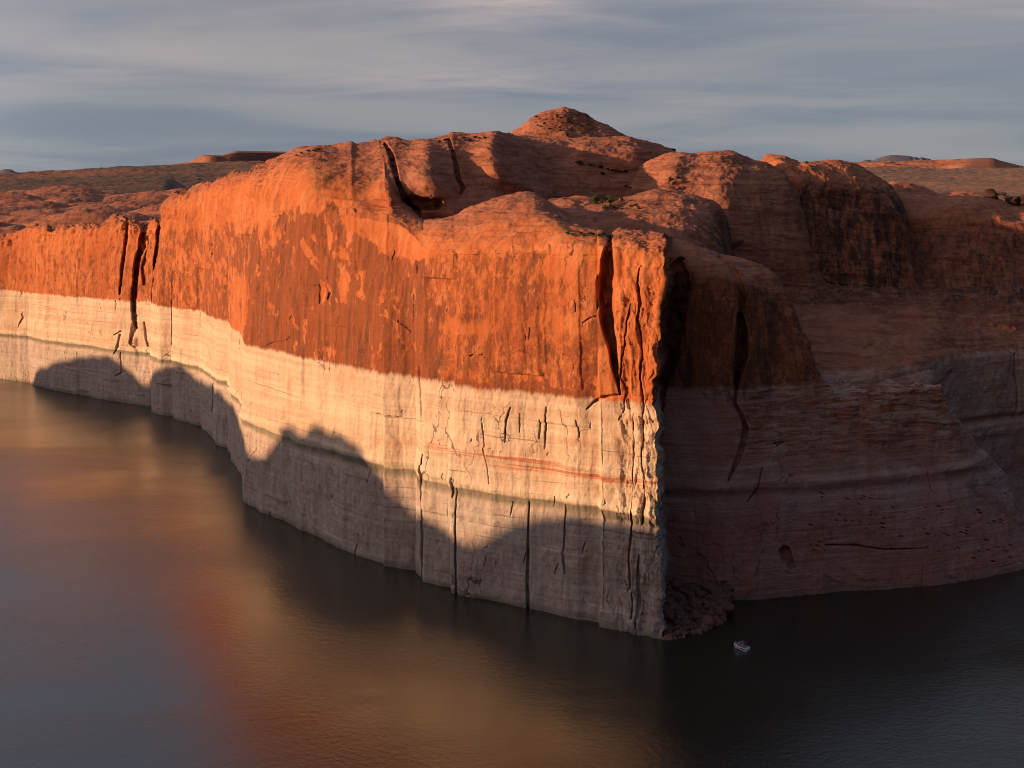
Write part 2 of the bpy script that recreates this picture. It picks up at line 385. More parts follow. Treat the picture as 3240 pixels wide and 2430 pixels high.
SHOULDER = [(-420, 800), (0, 775), (110, 745), (300, 750), (400, 725), (455, 760), (520, 705), (620, 655), (700, 640), (800, 640), (900, 645), (960, 655), (1050, 676), (1092, 678), (1150, 690), (1263, 712), (1300, 735), (1350, 795), (1500, 800), (1700, 792),
            (1900, 790), (1945, 800), (2000, 820), (2080, 850), (2108, 880), (2200, 870), (2300, 890), (2400, 960), (2480, 1080), (2560, 1200), (2620, 1300), (2750, 1420), (2900, 1480), (3000, 1500), (3140, 1600), (3240, 1680), (3400, 1720), (4000, 1640)]
CREST = [(-420, 760), (-60, 745), (0, 736), (60, 727), (111, 712), (150, 716), (164, 727), (200, 716), (227, 710), (270, 708), (313, 709), (340, 692), (362, 681), (385, 682), (402, 686), (430, 696), (448, 706), (460, 704), (475, 683), (495, 690), (505, 702), (513, 655), (530, 628), (554, 611), (585, 607),
         (607, 597), (641, 580), (690, 569), (733, 560), (820, 536), (845, 525), (868, 508), (900, 490), (926, 479), (950, 474), (988, 468), (1019, 466), (1070, 461), (1100, 453), (1112, 450), (1125, 455), (1170, 453), (1200, 447), (1216, 455), (1230, 482), (1242, 515), (1253, 560), (1268, 600), (1286, 635), (1304, 660), (1322, 682), (1340, 697), (1440, 688), (1500, 658), (1560, 638),
         (1640, 624), (1665, 618), (1690, 620), (1720, 630), (1760, 652), (1800, 682), (1850, 712), (1900, 730), (1925, 748), (1932, 752), (1942, 742), (1960, 733), (2010, 728), (2080, 733), (2120, 741), (2200, 766), (2287, 800), (2345, 815), (2431, 832),
         (2441, 850), (2470, 884), (2499, 951), (2537, 1019), (2576, 1091), (2590, 1150), (2604, 1200), (2640, 1225), (2800, 1222), (2900, 1218), (2972, 1222), (3048, 1350), (3140, 1454), (3194, 1540), (3240, 1622), (3330, 1740), (3400, 1760), (4000, 1650)]
def build_cliff():
    xs = columns(-40, 3280, 2.0, 380, 8)
    D0 = Dwater(poly(WATER, xs))
    D0 = D0 + poly([(-420, 0), (2105, 0), (2118, 3), (2250, 0), (4000, 0)], xs)
    lean = poly([(-420, 4), (0, 4), (700, 8), (800, 8), (1000, 10), (1100, 15), (1260, 16), (1340, 8), (1400, 5), (1900, 3), (2090, 1.5), (2110, 0), (2300, 6), (2440, 10), (2600, 10), (2750, 9), (2900, 14), (3240, 16), (4000, 10)], xs)
    Dc_off = poly([(-420, 22), (0, 22), (400, 22), (520, 30), (700, 48), (868, 85), (1000, 110), (1100, 128), (1200, 122), (1250, 90), (1300, 62), (1340, 48), (1560, 62), (1690, 70), (1800, 62), (1900, 45), (1932, 36), (2010, 34), (2090, 30), (2110, 24), (2300, 34), (2431, 34), (2520, 18), (2620, 14), (2972, 24), (3100, 30), (3240, 34), (4000, 30)], xs, 16)
    hs = np.arange(xs.min(), xs.max(), 2.0); ker = np.exp(-.5*(np.arange(-40, 41)/13.0)**2); ker /= ker.sum()
    Ds = np.interp(xs, hs, np.convolve(np.pad(np.interp(hs, xs, D0), 40, mode='edge'), ker, 'valid'))
    Ds = D0+(Ds-D0)*((1-ss(xs, 1860, 1920))+ss(xs, 2200, 2280))    # small buttresses die out upwards
    D1 = Ds+lean; z1 = zof(poly(SHOULDER, xs, 14), D1)
    D2 = Ds+np.maximum(Dc_off, lean+3); z2 = zof(np.where((xs > 2125) & (xs < 2640), poly(CREST, xs, 18), poly(CREST, xs)), D2)
    z1 = np.minimum(z1, z2-1.0)
    # below-shoulder wall, rounded brow, back slope
    V, T = sheet(xs, [(D0, np.full_like(D0, -6.0)), (D1, z1, 400, (poly([(-420, 3.0), (2100, 3.0), (2112, 1.4), (4000, 1.4)], xs),)), (D2, z2, 150, poly([(-420, 0), (960, 0), (1180, .62), (1290, .62), (1360, .3), (1900, .25), (2000, 0), (4000, 0)], xs, 20)), (D2+18, z2-7, 8, 'dome2'), (D2+60, z2-40, 5, 'lin')])
    px, py = project(V); PX = np.broadcast_to(xs[None], px.shape)
    X, Y, Z = V[..., 0].copy(), V[..., 1].copy(), V[..., 2].copy()
    n0 = normals(V)
    n = n0.copy()
    for ax in (0, 1):                                   # soften the direction in which relief is pushed
        for _ in range(3): n = n+np.roll(n, 1, ax)+np.roll(n, -1, ax)
    n /= np.linalg.norm(n, axis=2, keepdims=True)
    if n[200, 400, 1] > 0: n = -n
    right = ss(PX, 2100, 2125)
    d = rockdisp(V, 1.1, .42, .12, .22, 1)
    # slabs between vertical joints: each stands a little proud of or behind its neighbour
    s = np.cumsum(np.hypot(np.gradient(X[0]), np.gradient(Y[0])))[None]+1.6*fbm(X/30, Y/30, Z/18, 3, 40)
    for w, a, sd in ((17.0, .9, 3), (6.5, .28, 5), (2.9, .09, 8)):
        q = s/w; k = np.floor(q); f = q-k
        A = _h(k.astype(np.int64), np.zeros_like(k, dtype=np.int64)+sd, np.floor(Z/38+.37*k).astype(np.int64), sd)
        B = _h(k.astype(np.int64)+1, np.zeros_like(k, dtype=np.int64)+sd, np.floor(Z/38+.37*(k+1)).astype(np.int64), sd)
        d = d + a*(A+(B-A)*ss(f, .90, 1.0))*(.25+.75*ss(fbm(X/40, Y/40, Z/30, 2, sd+60), -.2, .5))*(1-.75*right)*(1-.9*ss(T, .93, 1.15))
    d = d + .08*fbm(X/25, Y/25, Z/1.1, 3, 33)*(Z < 66)               # thin bedding on the bleached band
    zw = Z+2*fbm(X/33, Y/33, Z/33, 2, 77)*.5
    d = d + .55*np.exp(-((zw-35.2)/1.3)**2) - .45*np.exp(-((zw-31.6)/1.6)**2)
    brow = ss(T, 1.02, 1.35)
    d = d + brow*(.8*fbm(X/13, Y/13, Z/9, 4, 90)+beds(V, 91, .22, 1.8))
    rough_rim = (1-ss(PX, 760, 1000))*ss(T, .78, 1.1)*(T < 2.05)
    d = d + rough_rim*(1.6*np.abs(fbm(X/8, Y/8, Z/16, 4, 95))-.8+1.0*fbm(X/3.2, Y/3.2, Z/5, 3, 96))
    prow = ss(PX, 1935, 1960)*(1-ss(PX, 2104, 2112))
    d = d + prow*(.8*fbm(X/5.5, Y/5.5, Z/14, 4, 97)+.22*fbm(X/2, Y/2, Z/3, 3, 98)+(blocks(s, Z, 3.1, 7.5, .75, 12)+blocks(s, Z, 1.4, 3.0, .32, 13))*(1-ss(T, .92, 1.0)))+(1-prow)*blocks(s, Z, 7.0, 13.0, .30, 14)*ss(fbm(X/50, Y/50, Z/30, 2, 62), -.1, .4)*(T < 1.1)
    # grooves, cracks, alcoves: (points, depth in metres)
    G = [([(1934, 738, 5), (1929, 775, 8), (1922, 830, 19), (1916, 900, 24), (1916, 970, 22), (1926, 1040, 16), (1940, 1105, 12), (1946, 1170, 10), (1958, 1250, 3)], 9),
         ([(1958, 1250, 3), (1905, 1258, 7), (1875, 1275, 5), (1855, 1295, 2)], 1.8),
         ([(1965, 1200, 3), (1978, 1240, 3), (1965, 1300, 2), (1952, 1330, 1.5)], 1.2),
         ([(1992, 960, 2), (1988, 1020, 5), (1984, 1060, 3), (1970, 1130, 2), (1962, 1200, 2)], 1.6),
         ([(2030, 840, 2), (2022, 900, 4), (2028, 960, 6), (2022, 1010, 4), (2030, 1060, 2), (2033, 1130, 2), (2028, 1200, 4), (2036, 1280, 3), (2031, 1440, 3), (2038, 1560, 4), (2030, 1660, 4)], 2.0),
         ([(1998, 1310, 1.5), (1992, 1560, 2), (1994, 1660, 5), (1985, 1760, 7), (1992, 1830, 4), (1998, 1960, 3)], 2.2),
         ([(2017, 1760, 2), (2014, 1830, 5), (2018, 1900, 7), (2012, 1990, 4)], 2.0),
         ([(1672, 1590, 1.5), (1670, 1700, 3), (1668, 1800, 4), (1672, 1922, 5)], 2.4),
         ([(1450, 1545, 1), (1447, 1640, 3), (1447, 1760, 4), (1450, 1878, 5)], 2.0),
         ([(1337, 1440, 2), (1332, 1500, 3), (1338, 1600, 4), (1343, 1700, 5), (1340, 1830, 6)], 2.2),
         ([(1782, 1600, 1.5), (1775, 1750, 4), (1782, 1820, 3)], 1.4),
         ([(1325, 830, 4), (1318, 950, 4), (1322, 1150, 3), (1330, 1380, 3)], 1.0),
         ([(1612, 1290, 2), (1600, 1330, 3), (1595, 1400, 2)], 1.1), ([(1726, 1290, 2), (1718, 1380, 4), (1716, 1420, 2)], 1.3), ([(1640, 1310, 2), (1638, 1370, 1.5)], .8), ([(1705, 1330, 1.5), (1702, 1390, 1.5)], .8),
         ([(1820, 1330, 2), (1828, 1370, 3), (1830, 1385, 1)], 1.0), ([(1522, 1340, 2), (1530, 1420, 1.5), (1545, 1480, 1.5), (1550, 1530, 1)], .7),
         ([(1437, 1510, 1), (1440, 1545, 4), (1438, 1575, 1)], 1.3), ([(1618, 1590, 1), (1617, 1615, 3), (1614, 1630, 1)], 1.0),
         ([(1268, 1018, 2), (1290, 1032, 5), (1306, 1050, 2)], 1.0),
         ([(458, 700, 9), (446, 770, 9), (432, 830, 8), (424, 900, 7), (420, 950, 5), (424, 1010, 5), (430, 1040, 2)], 9),
         ([(505, 702, 6), (498, 790, 6), (488, 860, 7), (480, 930, 5), (478, 960, 2)], 8),
         ([(470, 740, 10), (462, 800, 9), (448, 850, 7), (452, 900, 4)], 4), ([(404, 690, 4), (398, 760, 5), (386, 860, 4), (382, 930, 3)], 4),
         ([(430, 1000, 4), (424, 1040, 7), (416, 1085, 6), (428, 1100, 2)], 3.5), ([(452, 1020, 2), (458, 1060, 6), (468, 1095, 3)], 2.6),
         ([(362, 1060, 2), (384, 1050, 5), (376, 1095, 6), (360, 1120, 2)], 2.2), ([(72, 990, 1), (78, 1005, 4), (66, 1025, 4), (60, 1035, 1)], 2.0), ([(380, 1115, 1), (382, 1180, 3), (366, 1190, 4)], 1.5),
         ([(550, 860, 2), (548, 960, 2.5), (546, 1090, 2)], 1.2), ([(775, 1050, 3), (765, 1080, 6), (760, 1105, 3)], 2.6), ([(766, 1130, 2), (764, 1180, 4)], 1.5),
         ([(678, 1215, 1.5), (680, 1290, 3), (676, 1380, 4)], 2.6), ([(680, 1030, 2), (682, 1110, 2.5)], 1.2),
         ([(672, 770, 2), (678, 800, 6), (672, 815, 2)], 2.2), ([(918, 1010, 4), (925, 1000, 2)], 1.0), ([(1003, 900, 1.5), (1000, 960, 2.5)], 1.0), ([(1043, 930, 3), (1034, 945, 4), (1038, 925, 1)], 1.4),
         ([(825, 1105, 2), (860, 1085, 3), (900, 1080, 3), (918, 1065, 2)], .9),
         # the shaded side
         ([(2112, 860, 4), (2150, 830, 14), (2150, 930, 30), (2135, 1080, 26), (2125, 1200, 16), (2118, 1300, 5)], 4.2),
         ([(2340, 1000, 9), (2346, 1060, 17), (2342, 1130, 18), (2330, 1180, 12), (2326, 1240, 4)], 8),
         ([(2280, 800, 5), (2330, 860, 10), (2350, 940, 10), (2342, 1000, 9)], 3.0),
         ([(2326, 1240, 4), (2322, 1280, 4), (2345, 1320, 5), (2356, 1360, 8), (2345, 1420, 9), (2322, 1480, 6), (2302, 1525, 2)], 3.0), ([(2410, 1480, 2), (2392, 1550, 3), (2362, 1590, 2)], 1.4),
         ([(2475, 1755, 4), (2480, 1745, 16), (2490, 1775, 16), (2500, 1795, 9)], 3.2), ([(2445, 1405, 1), (2475, 1400, 5), (2455, 1412, 2)], 1.3), ([(2610, 1725, 2), (2700, 1725, 5), (2800, 1740, 4), (2930, 1735, 2)], 1.6),
         ([(2150, 1720, 2), (2165, 1735, 3), (2160, 1700, 2)], 1.0)]
    G += [([(x, 806+4*math.sin(x/90)+random.uniform(-1, 1), random.uniform(.6, 1.6)) for x in range(1400, 1950, 12)], .55),
          ([(1478, 1128, 1), (1486, 1124, 3), (1500, 1128, 1)], 1.0), ([(1512, 1124, 1), (1520, 1123, 3), (1535, 1126, 1)], 1.0), ([(1572, 1124, 2), (1572, 1130, 2)], .8), ([(1775, 1122, 1), (1790, 1124, 3), (1805, 1128, 1)], .9),
          ([(1890, 1000, 1), (1870, 1005, 2), (1845, 1022, 1)], 1.0)]
    rnd = random.Random(4)
    for _ in range(70):                              # small joints and spalls over the whole face
        x = rnd.uniform(10, 2075); yw = float(poly(WATER, np.array([x]))[0]); yt = 700 if x > 760 else 800
        y = yt+(yw-yt)*rnd.random()**.75; l = rnd.uniform(8, 46); sl = rnd.uniform(-.35, .2)
        G.append(([(x, y, .8), (x+sl*l*.3+rnd.uniform(-4, 4), y+l*.3, rnd.uniform(.9, 1.8)), (x+sl*l*.6+rnd.uniform(-4, 4), y+l*.65, rnd.uniform(.8, 2.2)), (x+sl*l, y+l, .6)], rnd.uniform(.3, .9)))
    for _ in range(75):                               # weathering pits of the shaded ramp
        x = rnd.uniform(2560, 3220); y = 1560+(rnd.random())*190+.12*(x-2900)*(x > 2900); r = rnd.uniform(1.5, 4.2)
        G.append(([(x, y, r), (x+r*2.0, y+r*.7, r*.7)], rnd.uniform(.6, 1.4)))
    g = np.zeros_like(d)
    G = [(p, q) if q > 2.2 else ([(t_[0], t_[1], t_[2]*.72) for t_ in p], q) for p, q in G]
    for pts, dep in G: g = np.maximum(g, dep*carve(PX, py, pts))
    g *= 1+.35*fbm(X/2.5, Y/2.5, Z/4, 2, 120)
    slab = hump(PX, py, [(1060, 620), (1180, 635), (1270, 655)], 26)*(T > 1)
    d = d+slab*(1.2*vnoise(X/14+Z/3.2, Y/14, Z/1.6, 140)-.6)
    # flakes: lit facets standing out from the upper wall
    V = V+n*d[..., None]
    radial = np.stack([X/Y, np.ones_like(X), np.zeros_like(X)], -1)
    V = V+radial*g[..., None]
    ey = [(700, 0), (840, 2), (883, 4), (905, 6), (931, -1), (960, -9), (989, -15), (1047, -12), (1075, -15), (1110, -15), (1153, -9), (1180, -16), (1206, -25), (1245, -27), (1279, -30), (1310, -22), (1351, -17), (1375, -22), (1399, -25), (1425, -16), (1452, -13), (1496, -17), (1550, -15), (1640, -12), (1720, -6), (1850, -2), (1950, 3), (2030, 0)]
    dx = np.interp(py, *zip(*ey))+5*fbm(Z/2.6, Z*0, Z*0, 4, 130)+3*fbm(X/2, Y/2, Z/1.4, 3, 131)
    win = ss(PX, 2035, 2080)*(1-ss(PX, 2150, 2220))
    V[..., 0] += dx*win*D0[None]/F
    # ---- where desert varnish, red beds and bare slickrock lie (stains with their own outline), plus some shade put into the colour
    j = 30*fbm(X/13, Y/13, Z/15, 5, 50, .58)
    yt = poly([(-420, 800), (0, 800), (100, 775), (200, 790), (300, 800), (400, 760), (511, 735), (600, 705), (700, 715), (780, 720), (830, 740), (880, 690), (960, 665), (1000, 700), (1050, 640), (1090, 720), (1150, 765), (1250, 795), (1340, 812), (1500, 806), (1700, 806), (1890, 830), (2000, 900), (4000, 900)], xs)[None]
    yy = py+j
    st = poly([(-420, .46), (100, .42), (300, .50), (400, .42), (500, .55), (640, .60), (780, .80), (860, .95), (1340, .92), (1352, .52), (1450, .55), (1700, .54), (1860, .40), (1900, .25), (1945, .12), (2090, .10), (2108, .8), (2300, .6), (4000, .4)], xs)[None]
    varn = st*ss(yy-yt, -16, 22)
    c = lambda x0, x1, y0, y1, f=16: ss(PX+j*.5, x0-f, x0+f)*(1-ss(PX+j*.5, x1-f, x1+f))*ss(yy, y0-f, y0+f)*(1-ss(yy, y1-f, y1+f))
    varn = np.maximum(varn, .95*c(1335, 1385, 940, 1260)); varn = np.maximum(varn, .88*c(1345, 1880, 1205, 1290, 12))
    varn = np.maximum(varn, .75*c(1850, 1925, 1000, 1100)); varn = np.maximum(varn, .55*c(1380, 1900, 1080, 1210))
    varn = varn*(1-.55*c(1400, 1560, 1000, 1060)-.5*c(1700, 1830, 1000, 1050)-.8*c(1720, 1890, 820, 880, 24))
    fl = ss(fbm((X+Z*.7)/4.0, Y/6, (Z-X*.5)/9, 4, 55), -.05, .35)      # flaked-off patches, slanting like the photo's
    varn = varn*(1-fl*np.clip(.9*c(915, 1000, 720, 850)+.9*c(1030, 1120, 700, 840, 14)+.8*c(1000, 1160, 860, 960)+.55*c(540, 760, 660, 980, 30)+.35*c(760, 900, 740, 1000, 30)+.3*c(1200, 1340, 830, 1000), 0, 1))
    fl2 = ss(fbm((X+Z*.4)/2.2, Y/3, (Z-X*.3)/4.5, 4, 58)+.5*fbm(X/16, Y/16, Z/16, 2, 59), .28, .62)
    varn = varn*(1-.6*fl2*ss(fbm(X/34+5, Y/34, Z/22, 3, 64), .05, .45)*(1-ss(PX, 1330, 1360)))
    varn = varn*(1-.9*c(735, 772, 860, 1050, 8))
    dark = np.clip(.6*c(1345, 1378, 950, 1235, 10)+.35*c(1420, 1500, 960, 1000, 12)+.4*c(1860, 1915, 950, 1010, 8)+.75*c(2112, 2200, 850, 1260, 20)+.5*c(2300, 2460, 880, 1260), 0, 1)  # dark patina; deep shade of the corner hollow is painted in too
    redb = ss(PX, 1250, 1500)*.95*(1-.45*ss(PX, 2105, 2125))
    top = np.maximum(.85*ss(T, 1.25, 1.7), .55*ss(PX, 2106, 2140))
    bare = ss(PX, 2200, 2420)*.9*ss(Z, 37, 46)+.45*ss(PX, 2110, 2300)*(Z < 26)+ss(PX, 2500, 2700)*.3*ss(Z, 50, 58)
    pink = ss(PX, 2108, 2125)*(.85+.25*ss(Z, 30, 10))
    remember(V[::2, ::2])
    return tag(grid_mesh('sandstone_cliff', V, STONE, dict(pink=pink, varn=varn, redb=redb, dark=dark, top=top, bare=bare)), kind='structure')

def dome(name, a, b, foot, crest, Dfoot, Dcrest, prof='dome', rows=(150, 60), seed=0, step=2.6, smooth=8, amp=(1.5, .7, .22), bed=.30, humps=(), grooves=(), varn=None, dark=None, top=1.0, back=(80, 45), shoulder=None, pad=0):
    xs = columns(a, b, step, pad, 10)
    Df = poly(Dfoot, xs, 20); zf = zof(poly(foot, xs, 10), Df)
    Dc = poly(Dcrest, xs, 20); zc = zof(poly(crest, xs, smooth), Dc)
    cv = [(Df, zf)]
    if shoulder:
        Dsh = poly(shoulder[0], xs, 20); zs = zof(poly(shoulder[1], xs, 14), Dsh); zs = np.minimum(zs, zc-.8)
        cv += [(Dsh, zs, rows[0], 'lin'), (Dc, zc, rows[1], 'dome')]
    else: cv += [(Dc, zc, rows[0], prof)]
    cv += [(Dc+back[0]*.3, zc-back[1]*.12, 10, 'lin'), (Dc+back[0], zc-back[1], 8, 'lin')]
    V, T = sheet(xs, cv)
    px, py = project(V); PX = np.broadcast_to(xs[None], px.shape)
    n = normals(V)
    for ax in (0, 1):
        for _ in range(4): n = n+np.roll(n, 1, ax)+np.roll(n, -1, ax)
    n /= np.linalg.norm(n, axis=2, keepdims=True)
    if n[rows[0]//2, len(xs)//2, 1] > 0: n = -n
    d = rockdisp(V, *amp, .6, seed)+beds(V, seed+200, bed, 2.4)
    X, Y, Z = V[..., 0], V[..., 1], V[..., 2]
    rad = np.zeros_like(d)
    for pts, w, dd in humps: rad -= dd*hump(PX, py, pts, w)
    for pts, dd in grooves: rad += dd*carve(PX, py, pts)*(1+.3*fbm(X/4, Y/4, Z/4, 2, 5))
    V = V+n*d[..., None]
    V = V+np.stack([V[..., 0]/V[..., 1], np.ones_like(d), np.zeros_like(d)], -1)*rad[..., None]
    at = dict(top=np.full_like(d, top) if np.isscalar(top) else top(PX, py))
    if varn: at['varn'] = varn(PX, py)
    if dark: at['dark'] = dark(PX, py)
    remember(V[::2, ::2])
    return tag(grid_mesh(name, V, STONE, at), kind='structure')

build_cliff()
# near dome behind the brow, with the green hollow beside it
dome('slickrock_dome', 1640, 2330, [(1640, 760), (1900, 810), (2330, 960)],
     [(1640, 700), (1700, 655), (1733, 638), (1822, 633), (1900, 640), (1948, 640), (2033, 622), (2130, 616), (2200, 625), (2240, 637), (2270, 655), (2290, 700), (2305, 770), (2322, 860)],
     [(1640, 452), (1900, 432), (2330, 432)], [(1640, 500), (2330, 500)], seed=300,
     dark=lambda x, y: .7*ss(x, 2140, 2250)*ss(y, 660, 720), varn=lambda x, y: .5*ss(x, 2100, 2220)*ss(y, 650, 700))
# the high dome with its two clefts
dome('slickrock_dome', 1170, 2240, [(1170, 720), (1500, 730), (1900, 730), (2240, 760)],
     [(1170, 470), (1200, 452), (1222, 441), (1250, 443), (1270, 449), (1294, 452), (1330, 449), (1382, 440), (1400, 433), (1429, 423), (1450, 425),
      (1480, 428), (1517, 426), (1560, 427), (1593, 430), (1700, 437), (1850, 440), (1940, 434), (1990, 434), (2040, 445), (2075, 456), (2120, 474), (2160, 494), (2200, 520), (2240, 560)],
     [(760, 560), (900, 522), (1000, 500), (1100, 476), (1330, 474), (1480, 492), (1560, 498), (1660, 520), (1760, 550), (1920, 560), (2240, 560)],
     [(760, 600), (900, 590), (1100, 590), (1330, 590), (1560, 600), (1700, 640), (1920, 640), (2240, 640)], rows=(260, 0), step=2.2, smooth=3, seed=320, amp=(1.5, .6, .18), bed=.22,
     humps=[([(1564, 439), (1560, 502), (1598, 557), (1674, 595), (1729, 633)], 46, 14), ([(1350, 470), (1355, 560), (1380, 620)], 46, 8), ([(1440, 680), (1520, 650), (1600, 650)], 40, 10), ([(1850, 480), (2000, 500)], 40, 8)],
     grooves=[([(1218, 452, 5), (1240, 485, 8), (1246, 520, 8), (1258, 570, 6), (1275, 615, 8), (1300, 655, 14), (1320, 672, 18)], 11), ([(1420, 440, 5), (1434, 480, 6), (1442, 520, 7), (1450, 565, 6), (1462, 600, 7), (1455, 615, 4)], 8),
              ([(1195, 655, 4), (1100, 640, 5), (1040, 600, 4)], 3), ([(1300, 640, 20), (1380, 648, 16)], 7)],
     varn=lambda x, y: .42*(1-ss(x, 1300, 1420))*ss(y, 560, 610)+.18)
# cone-shaped summit on the skyline
dome('slickrock_peak', 1540, 2140, [(1540, 452), (1700, 452), (2140, 470)],
     [(1540, 450), (1593, 433), (1620, 422), (1650, 405), (1665, 390), (1675, 381), (1700, 367), (1740, 350), (1765, 344), (1780, 338), (1790, 339), (1800, 342), (1830, 353), (1855, 364), (1880, 380), (1912, 391), (1950, 413), (1978, 430), (2000, 438), (2060, 462), (2140, 520)],
     [(1540, 640), (1780, 625), (2140, 640)], [(1540, 700), (2140, 700)], prof='s', rows=(90, 0), smooth=2, seed=340, amp=(.6, .5, .3), bed=.28, varn=lambda x, y: .55*ss(x, 1690, 1740)*(1-ss(x, 1860, 1910))*ss(y, 352, 366)*(1-ss(y, 410, 432))+.15)
# domes right of the hollow
dome('slickrock_dome', 1930, 2640, [(1930, 690), (2100, 780), (2300, 960), (2500, 1010), (2640, 1020)],
     [(1930, 640), (1965, 580), (1990, 530), (2010, 514), (2050, 505), (2090, 503), (2120, 495), (2160, 489), (2195, 487), (2240, 484), (2280, 485), (2320, 496), (2345, 505), (2372, 516), (2420, 520), (2480, 540), (2520, 600), (2560, 720), (2600, 840), (2640, 900)],
     [(1930, 570), (2010, 545), (2100, 520), (2300, 500), (2500, 520), (2640, 530)], [(1930, 610), (2100, 590), (2300, 575), (2640, 575)], rows=(210, 0), smooth=4, seed=360, amp=(1.5, .7, .22), bed=.34,
     humps=[([(2120, 520), (2080, 600), (2100, 680)], 60, 8)])
dome('slickrock_dome', 2360, 2930, [(2360, 900), (2530, 875), (2700, 908), (2930, 925)],
     [(2360, 560), (2385, 525), (2402, 507), (2420, 496), (2441, 490), (2470, 498), (2500, 512), (2532, 523), (2545, 517), (2600, 513), (2640, 514), (2663, 518), (2700, 527), (2730, 541), (2770, 560), (2803, 581), (2830, 610), (2850, 650), (2870, 720), (2884, 800), (2900, 880), (2930, 920)],
     [(2360, 600), (2480, 556), (2530, 545), (2700, 552), (2930, 560)], [(2360, 640), (2480, 600), (2700, 610), (2930, 600)], rows=(170, 80), smooth=3, seed=380, amp=(1.8, .9, .3), bed=.35, top=.7,
     shoulder=([(2360, 615), (2480, 566), (2530, 556), (2700, 564), (2930, 568)], [(2360, 640), (2480, 600), (2530, 610), (2700, 620), (2800, 650), (2850, 720), (2884, 830), (2930, 922)]),
     grooves=[([(2490, 600, 6), (2500, 700, 9), (2515, 800, 12), (2545, 860, 14)], 5), ([(2370, 580, 10), (2420, 572, 8), (2470, 585, 6)], 3)],
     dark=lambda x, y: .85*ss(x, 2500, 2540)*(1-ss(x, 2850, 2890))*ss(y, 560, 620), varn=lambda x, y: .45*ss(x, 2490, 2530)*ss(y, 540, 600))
dome('slickrock_dome', 2790, 3290, [(2790, 915), (2900, 920), (3000, 912), (3290, 900)],
     [(2790, 600), (2830, 584), (2865, 590), (2920, 602), (2971, 615), (3010, 613), (3044, 609), (3080, 612), (3116, 620), (3160, 634), (3203, 649), (3240, 651), (3290, 655), (3700, 690)],
     [(2790, 575), (3290, 565), (3700, 560)], [(2790, 660), (3290, 650), (3700, 650)], rows=(150, 90), smooth=5, seed=400, pad=420, top=.75,
     shoulder=([(2790, 590), (3290, 578), (3700, 575)], [(2790, 760), (2900, 740), (3000, 720), (3100, 715), (3180, 730), (3290, 760), (3700, 780)]),
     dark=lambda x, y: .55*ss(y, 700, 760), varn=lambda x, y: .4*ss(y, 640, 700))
# sloping ramp between the bleached band and the far domes
def build_ramp():
    xs = columns(2250, 3290, 2.6, 420, 10)
    far = ss(xs, 2930, 3060)
    Ds = poly([(2250, 408), (2440, 420), (2640, 416), (2800, 421), (2900, 424), (2960, 440), (3040, 486), (3212, 508), (3700, 520)], xs, 20)
    zs = np.where(xs < 2940, 55.0, np.where(xs > 2990, -6.0, 55-61*(xs-2940)/50))
    yr = poly([(2250, 1240), (2441, 1232), (2682, 1212), (2827, 1172), (2923, 1152), (3020, 1125), (3212, 1113), (3700, 1100)], xs, 20)
    Dr = poly([(2250, 420), (2441, 428), (2682, 430), (2827, 446), (2923, 462), (3020, 494), (3212, 514), (3700, 528)], xs, 20)
    Db = poly([(2250, 545), (2560, 548), (2900, 556), (3700, 560)], xs); yb = poly([(2250, 850), (2450, 862), (2560, 885), (2700, 912), (2900, 925), (3240, 910), (3700, 900)], xs, 20)
    zr = zof(yr, Dr); zb = zof(yb, Db)
    V, T = sheet(xs, [(Ds, zs), (Dr-2, zr-2.5, 110, 'lin'), (Dr+8, zr+2, 24, 'dome'), (Db, zb, 170, 'lin'), (Db+90, zb+5, 10, 'lin')])
    px, py = project(V); PX = np.broadcast_to(xs[None], px.shape)
    n = normals(V)
    for ax in (0, 1):
        for _ in range(4): n = n+np.roll(n, 1, ax)+np.roll(n, -1, ax)
    n /= np.linalg.norm(n, axis=2, keepdims=True)
    if n[200, 100, 2] < 0: n = -n
    X, Y, Z = V[..., 0], V[..., 1], V[..., 2]
    d = rockdisp(V, 1.6, .8, .25, .6, 420)+beds(V, 430, .5, 1.8, (.22, .1))*ss(T, 1.5, 2.2)
    bench = ss(py, 1010, 930)*ss(T, 2.0, 2.3)*(1-ss(PX, 3400, 3500))
    d = d+bench*(.9*np.abs(fbm(X/3, Y/3, Z/3, 4, 450)))
    ledge = (PX > 2960)*(-2.2*np.exp(-((Z-39)/1.3)**2))
    d = d+ledge
    for pts, dd in [([(3000, 1180, 8), (2975, 1230, 12)], 3), ([(3212, 1120, 3), (3216, 1220, 5), (3214, 1330, 3)], 3)]:
        d = d-dd*carve(PX, py, pts)
    V = V+n*d[..., None]
    remember(V[::2, ::2])
    bare = ss(PX, 2250, 2400)*(1-ss(PX, 2900, 2990))*.9*ss(Z, 56, 64)
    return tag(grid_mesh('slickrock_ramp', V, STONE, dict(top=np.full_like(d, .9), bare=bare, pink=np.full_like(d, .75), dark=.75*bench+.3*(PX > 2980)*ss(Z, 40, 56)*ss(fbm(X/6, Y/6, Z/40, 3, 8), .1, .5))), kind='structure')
build_ramp()

